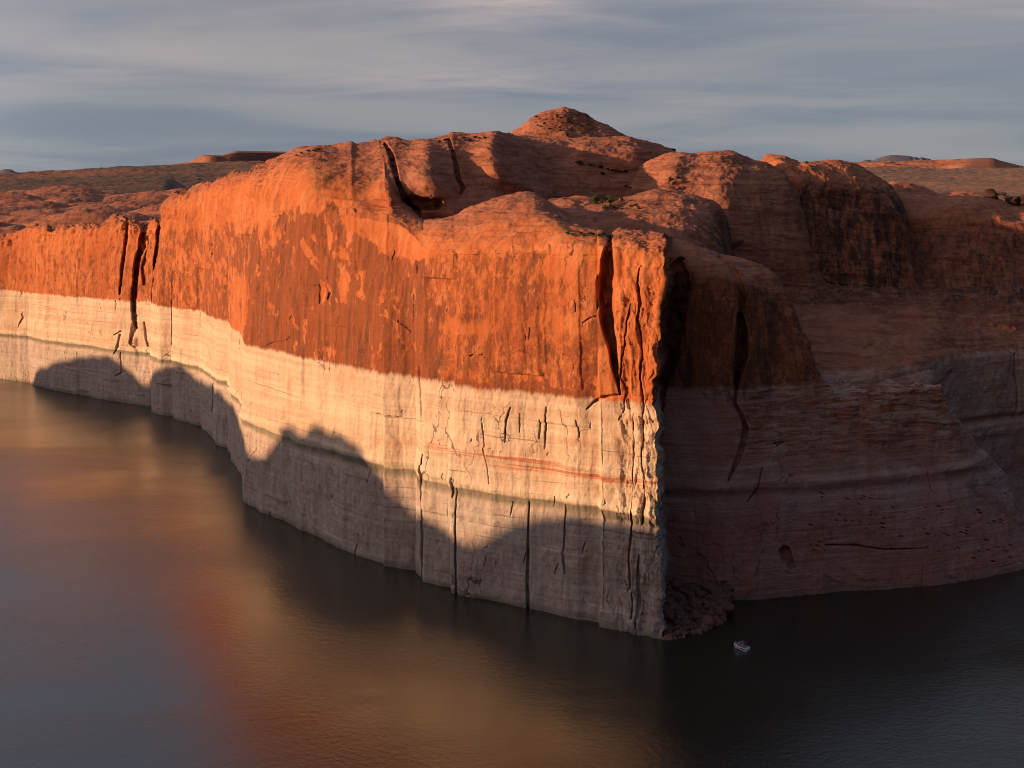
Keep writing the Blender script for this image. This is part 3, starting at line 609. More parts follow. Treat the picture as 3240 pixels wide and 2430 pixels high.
# ------------------------------------------------------------------ plateau, far hills
def far_sheet(name, a, b, rowsdef, step, material, relief, attrs=None, pad=300):
    xs = columns(a, b, step, pad, 12)
    cv = []
    for i, (Dp, yp, n, prof) in enumerate(rowsdef):
        D = poly(Dp, xs, 20) if isinstance(Dp, list) else np.full_like(xs, Dp)
        z = zof(poly(yp, xs, 3), D) if isinstance(yp, list) else zof(np.full_like(xs, yp), D)
        cv.append((D, z) if i == 0 else (D, z, n, prof))
    V, T = sheet(xs, cv); px, py = project(V); PX = np.broadcast_to(xs[None], px.shape)
    V[..., 2] += relief(V, T, PX, py)
    remember(V[::2, ::2])
    return tag(grid_mesh(name, V, material, attrs(V, T, PX, py) if attrs else None), kind='structure')
def dunes(V, T, PX, py):
    X, Y = V[..., 0], V[..., 1]
    fade = ss(T, .0, .6)*(1-ss(T, 2.75, 3.0))
    rnd = random.Random(77); h = np.zeros_like(X)
    for _ in range(190):
        y0 = rnd.uniform(1000, 2250); x0 = rnd.uniform(-.47, -.12)*y0; r = rnd.uniform(22, 66)*(.6+y0/2600); hh = r*rnd.uniform(.14, .30); e = rnd.uniform(.5, 1.0)
        k = (np.abs(X-x0) < r*1.1) & (np.abs(Y-y0) < r*1.1)
        d2 = ((X[k]-x0)/r)**2+((Y[k]-y0)/(r*e))**2
        h[k] = np.maximum(h[k], hh*np.maximum(1-d2, 0)**.8)
    return fade*(h-2+2.0*fbm(X/40, Y/50, Y*0, 3, 500)+.8*fbm(X/9, Y/12, Y*0, 4, 520))
far_sheet('slickrock_field', -60, 900, [([(-400, 1030), (0, 965), (500, 815), (900, 640)], 790, 0, ''), (1180, 724, 90, 'lin'), (1600, 672, 120, 'lin'), (2300, 616, 120, 'lin')], 2.6, STONE, dunes,
          lambda V, T, PX, py: dict(top=np.ones(V.shape[:2]), dark=.8*ss(fbm(V[..., 0]/60, V[..., 1]/60, V[..., 0]*0, 4, 530)-.04*V[..., 2]+.04*zof(py, V[..., 1]), .05, .35)))  # dark scrub between the mounds, with their shade put into the colour
def plain(V, T, PX, py):
    X, Y = V[..., 0], V[..., 1]
    s = Y/3000
    return s*(5*fbm(X/240, Y/420, Y*0, 4, 540)+1.3*fbm(X/22, Y/30, Y*0, 3, 550)) - 16*hump(PX, py, [(560, 592), (700, 585), (860, 580)], 22)
def plainattr(V, T, PX, py):
    X, Y = V[..., 0], V[..., 1]
    return dict(bare=.45*ss(fbm(X/500, Y/900, Y*0, 4, 560), .15, .6), scrub=ss(py, 560, 585)*(1-ss(PX, 1200, 1400))*.7, tan=.8*ss(PX, 2300, 2600))
far_sheet('sagebrush_plain', -60, 3300, [([(-400, 1560), (850, 1500), (1150, 800), (3700, 800)], [(-400, 730), (850, 740), (1150, 800), (3700, 790)], 0, ''), (1700, [(-400, 690), (900, 690), (1400, 690), (2400, 700), (2800, 690), (3240, 668), (3700, 665)], 20, 'lin'), (2200, [(-400, 622), (900, 618), (1400, 600), (2800, 624), (3700, 618)], 60, 'lin'), (3200, [(-400, 580), (900, 572), (1500, 560), (2600, 572), (3700, 572)], 110, 'lin'),
          ([(-400, 4200), (1200, 4600), (2600, 5200), (3700, 5200)], [(-400, 556), (0, 548), (60, 546), (150, 541), (330, 531), (500, 520), (620, 512), (760, 508), (950, 505), (1400, 500), (2400, 530), (2700, 534), (2900, 534), (3700, 534)], 130, 'lin'), (5600, [(-400, 575), (1400, 540), (3700, 545)], 8, 'lin')], 3.2, SOIL, plain, plainattr)
def mesa_rel(V, T, PX, py): 
    X, Y = V[..., 0], V[..., 1]; return 6*fbm(X/60, Y/60, Y*0, 4, 570)*(T < .9)*(T > .1)
far_sheet('mesa', 560, 1150, [([(260, 5400), (590, 4900), (640, 4500), (760, 4560), (1200, 5100)], [(260, 560), (1450, 560)], 0, ''),
          ([(260, 5500), (590, 5000), (640, 4560), (700, 4600), (760, 4640), (1200, 5200)], [(260, 560), (560, 530), (590, 517), (612, 506), (640, 493), (700, 494), (720, 489), (748, 482), (920, 484), (1200, 486), (1450, 486)], 50, 's'),
          ([(260, 5520), (590, 5020), (640, 4600), (1200, 5240)], [(260, 558), (560, 530), (585, 516), (599, 513), (640, 490), (700, 491), (722, 485), (738, 479), (748, 477), (920, 480), (1200, 482), (1450, 482)], 14, 'lin'), (5900, [(260, 560), (600, 512), (640, 495), (1450, 486)], 8, 'lin')], 2.6, SOIL, mesa_rel,
          lambda V, T, PX, py: dict(bare=np.full(V.shape[:2], .5)), pad=280)
def badland(V, T, PX, py):
    X, Y = V[..., 0], V[..., 1]
    return ss(T, 0, .2)*(1-ss(T, .8, 1))*(26*(1-np.abs(fbm(X/150, Y/260, Y*0, 4, 580)))-14)*(1-ss(PX, 3010, 3080))
far_sheet('rocky_hills', 2560, 3290, [([(2300, 5500), (2980, 5500), (3040, 5300), (3700, 6400)], [(2300, 545), (3700, 545)], 0, ''),
          ([(2300, 7200), (2980, 7000), (3040, 6000), (3150, 6000), (3700, 7000)], [(2300, 522), (2620, 520), (2690, 515), (2760, 512), (2850, 510), (2950, 506), (3050, 502), (3100, 500), (3130, 499), (3146, 501), (3160, 507), (3200, 517), (3240, 527), (3300, 540), (3700, 540)], 110, 'lin'), (8200, [(2300, 530), (3130, 506), (3240, 535), (3700, 545)], 8, 'lin')], 2.6, SOIL, badland,
          lambda V, T, PX, py: dict(bare=np.full(V.shape[:2], 1.0)))
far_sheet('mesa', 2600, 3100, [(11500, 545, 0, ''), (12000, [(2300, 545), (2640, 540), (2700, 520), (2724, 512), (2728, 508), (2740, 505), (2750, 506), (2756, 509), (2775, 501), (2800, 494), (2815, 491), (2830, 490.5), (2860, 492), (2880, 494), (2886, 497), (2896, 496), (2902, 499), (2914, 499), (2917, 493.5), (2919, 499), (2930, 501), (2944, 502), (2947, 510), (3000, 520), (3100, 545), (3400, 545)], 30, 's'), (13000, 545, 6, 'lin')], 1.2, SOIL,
          lambda V, T, PX, py: 0, lambda V, T, PX, py: dict(haze_tint=np.ones(V.shape[:2])), pad=0)
far_sheet('mesa', -60, 700, [(11000, 560, 0, ''), (12000, [(-400, 546), (-20, 546), (6, 537), (12, 535), (34, 536), (42, 541), (52, 546), (140, 547.5), (700, 548), (1000, 548)], 26, 's'), (13000, 555, 6, 'lin')], 1.6, SOIL, lambda V, T, PX, py: 0, lambda V, T, PX, py: dict(haze_tint=np.ones(V.shape[:2])))

# ------------------------------------------------------------------ the near canyon rim (left of and under the camera): it shades the foot of the far wall
def build_rim():
    sh = [(-420, 1176), (-200, 1192), (-60, 1200), (40, 1222), (92, 1216), (110, 1185), (130, 1166), (170, 1150), (260, 1128), (340, 1122), (375, 1150), (400, 1200), (440, 1228), (478, 1216), (500, 1176), (540, 1150), (575, 1150), (620, 1190), (680, 1230), (730, 1270), (772, 1360), (786, 1430), (820, 1444), (850, 1438),
          (880, 1395), (900, 1352), (920, 1345), (955, 1366), (1000, 1345), (1040, 1362), (1100, 1390), (1140, 1422), (1165, 1480), (1185, 1545), (1220, 1592), (1290, 1608), (1330, 1630), (1380, 1650), (1420, 1672), (1460, 1712), (1500, 1728), (1545, 1712), (1590, 1676), (1640, 1652), (1700, 1640), (1800, 1638), (1900, 1640), (2000, 1650), (2085, 1662)]
    d = 350.0; pts = []
    for x in np.arange(-420, 2086, 6.0):
        D = float(Dwater(poly(WATER, np.array([x]))[0])); y = float(np.interp(x, [p[0] for p in sh], [p[1] for p in sh]))
        zsh = float(zof(y, D)); P = Vector(((x-CX)/F*D, D))
        pts.append((P.x*LH.y-P.y*LH.x, P.x+LH.x*d, P.y+LH.y*d, zsh+d*math.tan(R(SUN_EL))))
    A = np.array(pts); A = A[np.argsort(A[:, 0])]
    nn = np.arange(A[0, 0], A[-1, 0], 3.0); k = np.hanning(31); k /= k.sum()
    sm = lambda v: np.convolve(np.pad(v, 15, mode='edge'), k, 'valid')
    A = np.stack([nn, sm(np.interp(nn, A[:, 0], A[:, 1])), sm(np.interp(nn, A[:, 0], A[:, 2])), np.interp(nn, A[:, 0], A[:, 3])+1.3*fbm(nn/9, nn*0, nn*0, 4, 800)], 1)[::-1]
    line = [(-1900, 1900, 60), (-1300, 1400, 66), (A[0, 1]-160, A[0, 2]+180, A[0, 3])] + [tuple(a[1:]) for a in A] + [(-300, 200, 112), (-280, 110, 114), (-215, 20, 115), (-120, -22, 116), (-40, -10, 117), (0, -4, 117.2), (40, -14, 117), (160, -50, 118), (420, -120, 135), (900, -260, 150)]
    P = np.array(line, float)
    s = np.concatenate([[0], np.cumsum(np.hypot(np.diff(P[:, 0]), np.diff(P[:, 1])))])
    t = np.unique(np.concatenate([np.arange(0, s[-1], 3.0), s[3:-10]]))
    C = np.stack([np.interp(t, s, P[:, k]) for k in range(3)], 1)
    k = np.ones(9)/9
    cx, cy = [np.convolve(np.pad(C[:, i], 4, mode='edge'), k, 'valid') for i in (0, 1)]
    tx, ty = np.gradient(cx), np.gradient(cy); l = np.hypot(tx, ty)+1e-9; tx, ty = tx/l, ty/l
    nx, ny = -ty, tx                                      # towards the lake
    mid = len(cx)//2
    if nx[mid]*(0-cx[mid])+ny[mid]*(500-cy[mid]) < 0: nx, ny = -nx, -ny
    rows = []
    for off, f in [(9, -6), (8, 20), (7, 40), (6, 60), (5, 80), (4, 95), (3, None), (1.5, -1.5), (0, 0), (-8, -.6), (-30, -2), (-90, -12), (-200, -30)]:
        z = C[:, 2]-4 if f is None else (np.minimum(C[:, 2]*f/115 if f > 0 and off > 2 else C[:, 2]+f, 400) if not (off == 9) else np.full(len(cx), -6.0))
        rows.append(np.stack([cx+nx*off, cy+ny*off, z], -1))
    V = np.array(rows)
    beh = ss(cx, -260, -60)  # unseen ground behind the camera, raised to block sky light on the right
    for r_, up in ((-3, 18), (-2, 55), (-1, 110)): V[r_, :, 2] += up*beh
    return tag(grid_mesh('canyon_rim', V, STONE, dict(top=np.full(V.shape[:2], .6))), kind='structure')
build_rim()

# ------------------------------------------------------------------ lake
def build_lake():
    M = mat('lake_water'); b = NB(M)
    w1 = b.noise((1.0, .85, 1), .60, 4, .6, .3, rot=(0, 0, R(20)))
    w2 = b.noise((1.15, .8, 1), 1.9, 3, .6, .2, rot=(0, 0, R(-25)))
    gust = b.noise((.006, .013, 1), 1, 4, .55, .5, rot=(0, 0, R(-14)))
    amp = b.m('MULTIPLY_ADD', b.step(gust, .35, .65), .8, .35)
    h = b.m('MULTIPLY', b.m('MULTIPLY_ADD', w2, .45, w1), amp)
    n = b.bump(h, .42, .35)
    b.out((.016, .016, .011), b.m('MULTIPLY_ADD', b.step(gust, .35, .7), .10, .17), n, 1.0)
    b.b.inputs['IOR'].default_value = 1.40
    me = bpy.data.meshes.new('lake'); bm = bmesh.new()
    vs = [bm.verts.new(p) for p in [(-2200, -300, 0), (1500, -300, 0), (1500, 1300, 0), (-900, 2200, 0), (-2200, 2200, 0)]]
    bm.faces.new(vs); bm.to_mesh(me); bm.free(); me.materials.append(M)
    o = bpy.data.objects.new('lake', me); COL.objects.link(o); tag(o, kind='structure')
build_lake()
# ------------------------------------------------------------------ plain materials
def plainmat(name, col, rough=.5, spec=.4, noise=.12, scale=6.0):
    M = mat(name); b = NB(M)
    n = b.noise((1, 1, 1), scale, 3, .6)
    k = tuple(min(1, c*(1-noise)) for c in col); g = tuple(min(1, c*(1+noise)) for c in col)
    b.out(b.mix(n, k, g), rough, None, spec); return M
def bm_obj(name, bm, material, parent=None, smooth=False):
    me = bpy.data.meshes.new(name); bm.normal_update(); bm.to_mesh(me); bm.free()
    if smooth: me.polygons.foreach_set('use_smooth', np.ones(len(me.polygons), bool))
    me.materials.append(material)
    o = bpy.data.objects.new(name, me); COL.objects.link(o)
    if parent: o.parent = parent
    return o
def add_box(bm, c, s, bevel=0, rot=None):
    r = bmesh.ops.create_cube(bm, size=1)['verts']
    M4 = Matrix.Translation(c) @ (rot or Matrix()) @ Matrix.Diagonal((*s, 1))
    bmesh.ops.transform(bm, matrix=M4, verts=r)
    if bevel: bmesh.ops.bevel(bm, geom=list({e for v in r for e in v.link_edges}), offset=bevel, segments=2, affect='EDGES')
def add_tube(bm, pts, rad, n=8):
    pts = [Vector(p) for p in pts]; rings = []
    for i, p in enumerate(pts):
        d = (pts[min(i+1, len(pts)-1)]-pts[max(i-1, 0)]).normalized()
        a = d.orthogonal().normalized(); c = d.cross(a)
        rr = rad[i] if isinstance(rad, (list, tuple)) else rad
        rings.append([bm.verts.new(p+(a*math.cos(2*math.pi*k/n)+c*math.sin(2*math.pi*k/n))*rr) for k in range(n)])
    for A, B in zip(rings[:-1], rings[1:]):
        for k in range(n): bm.faces.new((A[k], A[(k+1) % n], B[(k+1) % n], B[k]))
    bm.faces.new(rings[0][::-1]); bm.faces.new(rings[-1])

# ------------------------------------------------------------------ rubble at the foot of the prow
def rock_mesh(name, seed, n=26, material=None):
    rnd = random.Random(seed); bm = bmesh.new()
    for _ in range(n):
        v = Vector((rnd.gauss(0, 1), rnd.gauss(0, 1), rnd.gauss(0, 1))).normalized()
        v = Vector((v.x*rnd.uniform(.8, 1.1), v.y*rnd.uniform(.6, 1.0), v.z*rnd.uniform(.45, .8)))
        bm.verts.new(v)
    r = bmesh.ops.convex_hull(bm, input=bm.verts)
    bmesh.ops.delete(bm, geom=[v for v in bm.verts if not v.link_faces], context='VERTS')
    bmesh.ops.bevel(bm, geom=list(bm.edges), offset=.05, segments=1, affect='EDGES')
    me = bpy.data.meshes.new(name); bm.to_mesh(me); bm.free(); me.materials.append(material); return me
def rockmat():
    M = mat('broken_stone'); b = NB(M)
    oi = b.N.new('ShaderNodeObjectInfo')
    n = b.noise((1, 1, 1), 1.4, 5, .65)
    c = b.mix(b.step(n, .3, .7), (.16, .065, .045), (.30, .135, .095))
    c = b.mix(b.m('MULTIPLY', oi.outputs['Random'], .8), c, (.13, .065, .05))
    b.out(c, .9, b.bump(b.noise((1, 1, 1), 4, 5, .65), .7, .15), .15); return M
ROCK = rockmat()
def rubble():
    rnd = random.Random(11)
    # the bank of small debris under the boulders
    bank = [(2100, 2020), (2150, 2021), (2200, 2004), (2255, 1988), (2292, 1962), (2314, 1926)]
    def shore(u):
        x = 2100+214*u; y = float(np.interp(x, [p[0] for p in bank], [p[1] for p in bank])); D = float(Dwater(y)); return Vector(((x-CX)/F*D, D, 0))
    def head(u):
        x = 2098+222*u; D = 396.0; return Vector(((x-CX)/F*D, D, 0))
    rows = []
    nu, nv = 90, 70
    V = np.zeros((nv, nu, 3))
    for j in range(nv):
        for i in range(nu):
            u, v = i/(nu-1), j/(nv-1); p = shore(u).lerp(head(u), v)
            top = 6.2*math.sin(math.pi*min(1, max(0, .18+.72*(1-abs(u-.36)*1.15))))
            V[j, i] = (p.x, p.y, -1.0+v**.85*(top+1.0))
    n = fbm(V[..., 0]/2.2, V[..., 1]/2.2, V[..., 2]*0, 4, 700)
    V[..., 2] += .8*np.abs(n)+.35*fbm(V[..., 0]/.8, V[..., 1]/.8, V[..., 2]*0, 3, 710)
    o = grid_mesh('scree', V, ROCK); tag(o, 'bank of fine reddish debris under the boulders at the cliff corner', 'scree', kind='stuff')
    meshes = [rock_mesh('boulder', 20+k, 20+3*k, ROCK) for k in range(7)]
    pts = []
    for k in range(190):
        u, v = rnd.random(), rnd.random()**1.1
        pts.append((u, v, min(2.6, .55*rnd.paretovariate(1.7))))
    for u, v, r in ((.34, .97, 2.0), (.42, .93, 1.7), (.26, .95, 1.6), (.50, .98, 1.5), (.78, .10, 2.1), (.88, .06, 1.9), (.70, .16, 1.6), (.30, .07, 1.7), (.22, .12, 1.5), (.60, .9, 1.3), (.7, .85, 1.2)): pts.append((u, v, r))
    for u, v, r in pts:
        j, i = min(nv-1, int(v*(nv-1))), min(nu-1, int(u*(nu-1)))
        p = Vector(V[j, i]); p.z += r*.22
        o = bpy.data.objects.new('boulder', rnd.choice(meshes)); COL.objects.link(o)
        o.location = p; s = r; o.scale = (s*rnd.uniform(.8, 1.25), s*rnd.uniform(.8, 1.2), s*rnd.uniform(.8, 1.2))
        o.rotation_euler = (rnd.uniform(-.5, .5), rnd.uniform(-.5, .5), rnd.uniform(0, 6.28))
        tag(o, 'angular red brown boulder in the rubble heap at the water under the cliff corner', 'boulder', 'boulders heaped at the foot of the cliff corner')
    return meshes
BOULDERS = rubble()
DARKROCK = plainmat('dark_stone', (.06, .032, .024), .95, .1, .5, .6)
def set_boulder(x, y, size, label, group, k=0, mat_override=None):
    p = pick(x, y, 6)
    if p is None: return
    rnd = random.Random(int(x*7+y)); o = bpy.data.objects.new('boulder', BOULDERS[k % len(BOULDERS)]); COL.objects.link(o)
    if mat_override:
        o.data = o.data.copy(); o.data.materials.clear(); o.data.materials.append(mat_override)
    o.location = p+Vector((0, 0, size*.2)); o.scale = (size*1.2, size, size*.95); o.rotation_euler = (rnd.uniform(-.4, .4), rnd.uniform(-.4, .4), rnd.uniform(0, 6))
    tag(o, label, 'boulder', group)
for i, (x, y) in enumerate([(2118, 563), (2124, 578), (2131, 560), (2140, 557), (2147, 563), (2128, 572), (2152, 570), (2113, 570), (2160, 588), (2146, 592)]):
    set_boulder(x, y, random.Random(i).uniform(.7, 1.5), 'pale boulder lying on the slope of the dome right of the shadowed hollow', 'boulders on the dome slope', i)
set_boulder(2318, 770, 4.2, 'large smooth pale boulder on the shaded shoulder behind the cliff corner', None, 5)
for i, (x, y, s) in enumerate([(3130, 611, 4), (3150, 606, 5.5), (3172, 607, 6.5), (3190, 618, 5.5), (3205, 634, 4), (3226, 636, 4), (3240, 640, 3)]):
    set_boulder(x, y+6, s*1.25, 'dark jagged block on the skyline of the far right dome', 'dark blocks on the right skyline', i+2, DARKROCK)

# ------------------------------------------------------------------ shrubs on the rock
def leafmat(name, a, c):
    M = mat(name); b = NB(M); b.out(b.mix(b.noise((1, 1, 1), 1.5, 3, .6), a, c), .8, None, .15); return M
GREEN = leafmat('willow_leaf', (.055, .080, .022), (.10, .125, .035)); OLIVE = leafmat('brush_leaf', (.045, .048, .022), (.085, .08, .04)); STEM = plainmat('dry_stem', (.16, .12, .08), .9, .1)
def shrub_meshes(tall, n, lm, seed):
    rnd = random.Random(seed)
    bm = bmesh.new()
    for _ in range(n):
        v = Vector((rnd.gauss(0, 1), rnd.gauss(0, 1), rnd.gauss(0, 1))).normalized()*rnd.random()**.4
        lump = .75+.25*math.sin(3*v.x+seed)*math.cos(2.3*v.y)
        p = Vector((v.x*lump, v.y*lump, (.55+.5*v.z*lump)*tall))
        s = rnd.uniform(.08, .17); a = Vector((rnd.gauss(0, 1), rnd.gauss(0, 1), rnd.gauss(0, 1))).normalized(); c = a.orthogonal().normalized()
        vs = [bm.verts.new(p+a*s), bm.verts.new(p+c*s*.6), bm.verts.new(p-a*s), bm.verts.new(p-c*s*.6)]
        bm.faces.new(vs)
    f = bpy.data.meshes.new('foliage'); bm.to_mesh(f); bm.free(); f.materials.append(lm)
    bm = bmesh.new()
    for k in range(5):
        a = rnd.uniform(0, 6.28); add_tube(bm, [(0, 0, -.2), (.2*math.cos(a), .2*math.sin(a), .3*tall), (.5*math.cos(a), .5*math.sin(a), .75*tall)], [.05, .035, .012], 5)
    s = bpy.data.meshes.new('stem'); bm.to_mesh(s); bm.free(); s.materials.append(STEM)
    return f, s
WILLOW = [shrub_meshes(2.3, 420, GREEN, 31+k) for k in range(3)]; BRUSH = [shrub_meshes(.95, 300, OLIVE, 41+k) for k in range(3)]
def put_shrub(name, x, y, size, kinds, label, cat, group, seed):
    p = pick(x, y, 6)
    if p is None: return
    rnd = random.Random(seed); f, s = rnd.choice(kinds)
    r = bpy.data.objects.new(name, None); COL.objects.link(r); r.location = p; r.rotation_euler = (0, 0, rnd.uniform(0, 6.28)); r.scale = (size*rnd.uniform(.85, 1.2), size*rnd.uniform(.85, 1.2), size*rnd.uniform(.85, 1.15))
    tag(r, label, cat, group)
    for nm, me in (('foliage', f), ('stem', s)):
        o = bpy.data.objects.new(nm, me); COL.objects.link(o); o.parent = r
rs = random.Random(5)
for k in range(10): put_shrub('willow_shrub', 1872+k*10+rs.uniform(-5, 5), 640+rs.uniform(-6, 3), rs.uniform(.95, 1.6), WILLOW, 'fresh green shrub growing in the hollow behind the front mound', 'shrub', 'green shrubs in the hollow', k)
for k in range(16): put_shrub('desert_shrub', 1905+k*7.5+rs.uniform(-5, 5), 652+rs.uniform(-5, 5), rs.uniform(.7, 1.2), BRUSH, 'low olive brush around the green hollow behind the front mound', 'shrub', 'low brush around the hollow', 50+k)
for k, (x, y) in enumerate([(1822, 510), (1830, 512), (1838, 516), (1866, 520), (1884, 523), (1905, 528), (1922, 534), (1930, 537), (1938, 539), (1950, 540), (1962, 541), (1975, 543), (1908, 548), (1912, 550), (1980, 588), (1990, 592)]):
    put_shrub('desert_shrub', x, y, rs.uniform(.8, 1.7), BRUSH, 'dark bush along the ledge across the shadowed bowl under the summit', 'shrub', 'dark bushes on the ledge in the bowl', 80+k)
for k in range(22):
    put_shrub('desert_shrub', 1800+k*6.2+rs.uniform(-4, 4), 738+4*math.sin(k)+rs.uniform(-4, 4), rs.uniform(.45, .9), BRUSH, 'small bush in the gap on the rim left of the black cleft', 'shrub', 'small bushes on the rim by the cleft', 120+k)
for k, (x, y) in enumerate([(1448, 430), (1470, 432), (1490, 436), (1500, 430), (1512, 434), (1530, 432), (1405, 440), (1390, 444), (950, 480), (970, 474), (990, 474), (1005, 470), (935, 488)]):
    put_shrub('desert_shrub', x, y+3, rs.uniform(.7, 1.4), BRUSH, 'scrubby bush on the skyline of the high dome left of the summit', 'shrub', 'bushes on the skyline of the high dome', 160+k)
for k in range(26):
    put_shrub('desert_shrub', rs.uniform(1690, 1880), rs.uniform(362, 425), rs.uniform(.6, 1.5), BRUSH, 'dark bush on the slope of the cone shaped summit', 'shrub', 'bushes on the summit cone', 190+k)
put_shrub('desert_shrub', 2555, 514, 1.5, BRUSH, 'lone bush on the skyline of the dark streaked dome at right', 'shrub', None, 222)

# ------------------------------------------------------------------ the boat and its people
WHITE = plainmat('white_gelcoat', (.88, .88, .90), .22, .5, .03); NAVY = plainmat('navy_gelcoat', (.03, .03, .055), .25, .5, .1); CREAM = plainmat('cockpit_vinyl', (.42, .40, .44), .6, .3, .1)
GREY = plainmat('brushed_alloy', (.55, .55, .55), .35, .5, .1); CANVAS = plainmat('plum_canvas', (.12, .085, .12), .8, .2, .15); SKIN = plainmat('skin', (.52, .33, .24), .6, .3, .06)
RED = plainmat('red_cloth', (.42, .03, .06), .85, .1); GCLOTH = plainmat('green_cloth', (.22, .55, .34), .85, .1); TAN = plainmat('tan_cloth', (.50, .38, .27), .85, .1); DARKC = plainmat('dark_cloth', (.05, .07, .07), .85, .1); MAROON = plainmat('maroon_cloth', (.16, .05, .06), .85, .1); HAIR = plainmat('brown_hair', (.07, .045, .03), .8, .2)
GLASS = mat('tinted_glass'); _b = NB(GLASS); _b.out((.10, .12, .14), .05, None, .5); GLASS.node_tree.nodes['Principled BSDF'].inputs['Transmission Weight'].default_value = .6
def build_boat():
    root = bpy.data.objects.new('motorboat', None); COL.objects.link(root)
    tag(root, 'small white open motorboat with dark hull stripe and canopy drifting beside the cliff corner', 'boat')
    # stations: x from stern, half beam at sheer, half beam at chine, keel z, chine z, sheer z
    S = [(-3.0, 1.16, 1.06, -.32, .02, .78), (-2.0, 1.22, 1.10, -.34, .02, .80), (-1.0, 1.24, 1.10, -.35, .03, .84), (0, 1.22, 1.04, -.35, .06, .90), (1.0, 1.12, .86, -.33, .12, .97), (1.8, .93, .60, -.27, .22, 1.04), (2.5, .62, .32, -.12, .38, 1.11), (3.0, .30, .11, .15, .60, 1.16), (3.25, .05, .02, .55, .85, 1.19)]
    def loft(rows, nm, m, close=False):
        bm = bmesh.new(); R_ = [[bm.verts.new(p) for p in r] for r in rows]
        for A, B in zip(R_[:-1], R_[1:]):
            for k in range(len(A)-1): bm.faces.new((A[k], B[k], B[k+1], A[k+1]))
        if close: bm.faces.new(R_[0])
        bmesh.ops.recalc_face_normals(bm, faces=bm.faces)
        return bm_obj(nm, bm, m, root, False)
    loft([[(x, bs, zs), (x, bc+(bs-bc)*.55, zc+(zs-zc)*.55), (x, bc, zc), (x, 0, zk), (x, -bc, zc), (x, -bc-(bs-bc)*.55, zc+(zs-zc)*.55), (x, -bs, zs)] for x, bs, bc, zk, zc, zs in S], 'hull', WHITE, True)
    for sgn in (1, -1):
        rows = []
        for x, bs, bc, zk, zc, zs in S[:-1]:
            f = lambda t: sgn*(bc+(bs-bc)*t+.012)
            rows.append([(x, f(.30), zc+(zs-zc)*.34), (x, f(.80), zc+(zs-zc)*.78)])
        loft(rows, 'hull_stripe', NAVY)
        bm = bmesh.new(); add_tube(bm, [(x, sgn*bs, zs+.02) for x, bs, bc, zk, zc, zs in S], .075, 8); bm_obj('gunwale', bm, WHITE, root, True)
    loft([[(x, bs-.03, zs+.02), (x, 0, zs+.09), (x, -bs+.03, zs+.02)] for x, bs, bc, zk, zc, zs in S[5:]], 'bow_deck', WHITE)
    bm = bmesh.new(); add_box(bm, (-.6, 0, .22), (4.6, 1.9, .06)); bm_obj('cockpit_floor', bm, CREAM, root)
    for sgn in (1, -1):
        bm = bmesh.new(); add_box(bm, (-.55, sgn*1.09, .52), (4.7, .10, .62), .02); bm_obj('side_panel', bm, CREAM, root)
    bm = bmesh.new(); add_box(bm, (-2.55, 0, .62), (.95, 1.85, .34), .08); bm_obj('engine_cover', bm, CREAM, root)
    bm = bmesh.new(); add_box(bm, (-3.3, 0, .14), (.62, 2.0, .08), .03); bm_obj('swim_platform', bm, NAVY, root)
    bm = bmesh.new(); add_box(bm, (-2.98, 0, .50), (.08, 2.2, .52), .02); bm_obj('transom', bm, WHITE, root)
    for (x, y) in ((.35, .55), (.35, -.55), (-1.75, .0)):
        w = .5 if x > 0 else 1.7
        bm = bmesh.new(); add_box(bm, (x, y, .50), (.5, w, .42), .05); add_box(bm, (x-.24, y, .86), (.12, w, .46), .04); bm_obj('seat', bm, CREAM, root)
    # wrap-round windscreen
    wp = [(.75, 1.06), (1.35, .92), (1.85, .52), (2.0, 0), (1.85, -.52), (1.35, -.92), (.75, -1.06)]
    bm = bmesh.new(); lo = [bm.verts.new((x, y, 1.02)) for x, y in wp]; hi = [bm.verts.new((x-.42, y*.93, 1.50)) for x, y in wp]
    for k in range(6): bm.faces.new((lo[k], lo[k+1], hi[k+1], hi[k]))
    ws = bm_obj('windshield', bm, GLASS, root)
    bm = bmesh.new(); add_tube(bm, [(x-.42, y*.93, 1.50) for x, y in wp], .035, 6); add_tube(bm, [(x, y, 1.02) for x, y in wp], .03, 6)
    for x, y in wp: add_tube(bm, [(x, y, 1.02), (x-.42, y*.93, 1.50)], .026, 6)
    o = bm_obj('windshield_frame', bm, GREY, root, True); o.parent = ws
    # canopy on a tube frame
    rows = [[(x, y, 2.28+.10*math.cos(y*1.35)-.05*abs(x+.35)**2) for y in (-1.05, -.7, -.3, 0, .3, .7, 1.05)] for x in (-1.35, -.9, -.35, .2, .6)]
    cn = loft(rows, 'canopy', CANVAS); md = cn.modifiers.new('thick', 'SOLIDIFY'); md.thickness = .05
    for sgn in (1, -1):
        for a, c in (((-.9, 1.1, .85), (.55, 1.03, 2.27)), ((-.9, 1.1, .85), (-1.3, 1.03, 2.25)), ((.9, 1.05, 1.1), (.2, 1.03, 2.28))):
            bm = bmesh.new(); add_tube(bm, [(a[0], sgn*a[1], a[2]), (c[0], sgn*c[1], c[2])], .03, 6); bm_obj('canopy_pole', bm, GREY, root, True)
    bm = bmesh.new(); add_tube(bm, [(.95, .55+.19*math.cos(t), 1.02+.19*math.sin(t)) for t in np.linspace(0, 6.28, 14)], .02, 6); bm_obj('steering_wheel', bm, DARKC, root, True)
    px, py = 2346.0, 2053.5; D = H*F/(py-EY)
    yaw = math.atan2(.62, -.785)
    root.location = ((px-CX)/F*D, D, .02); root.rotation_euler = (0, R(-1.5), yaw)
    root.scale = (.72, .84, .9)
    return root
BOAT = build_boat()

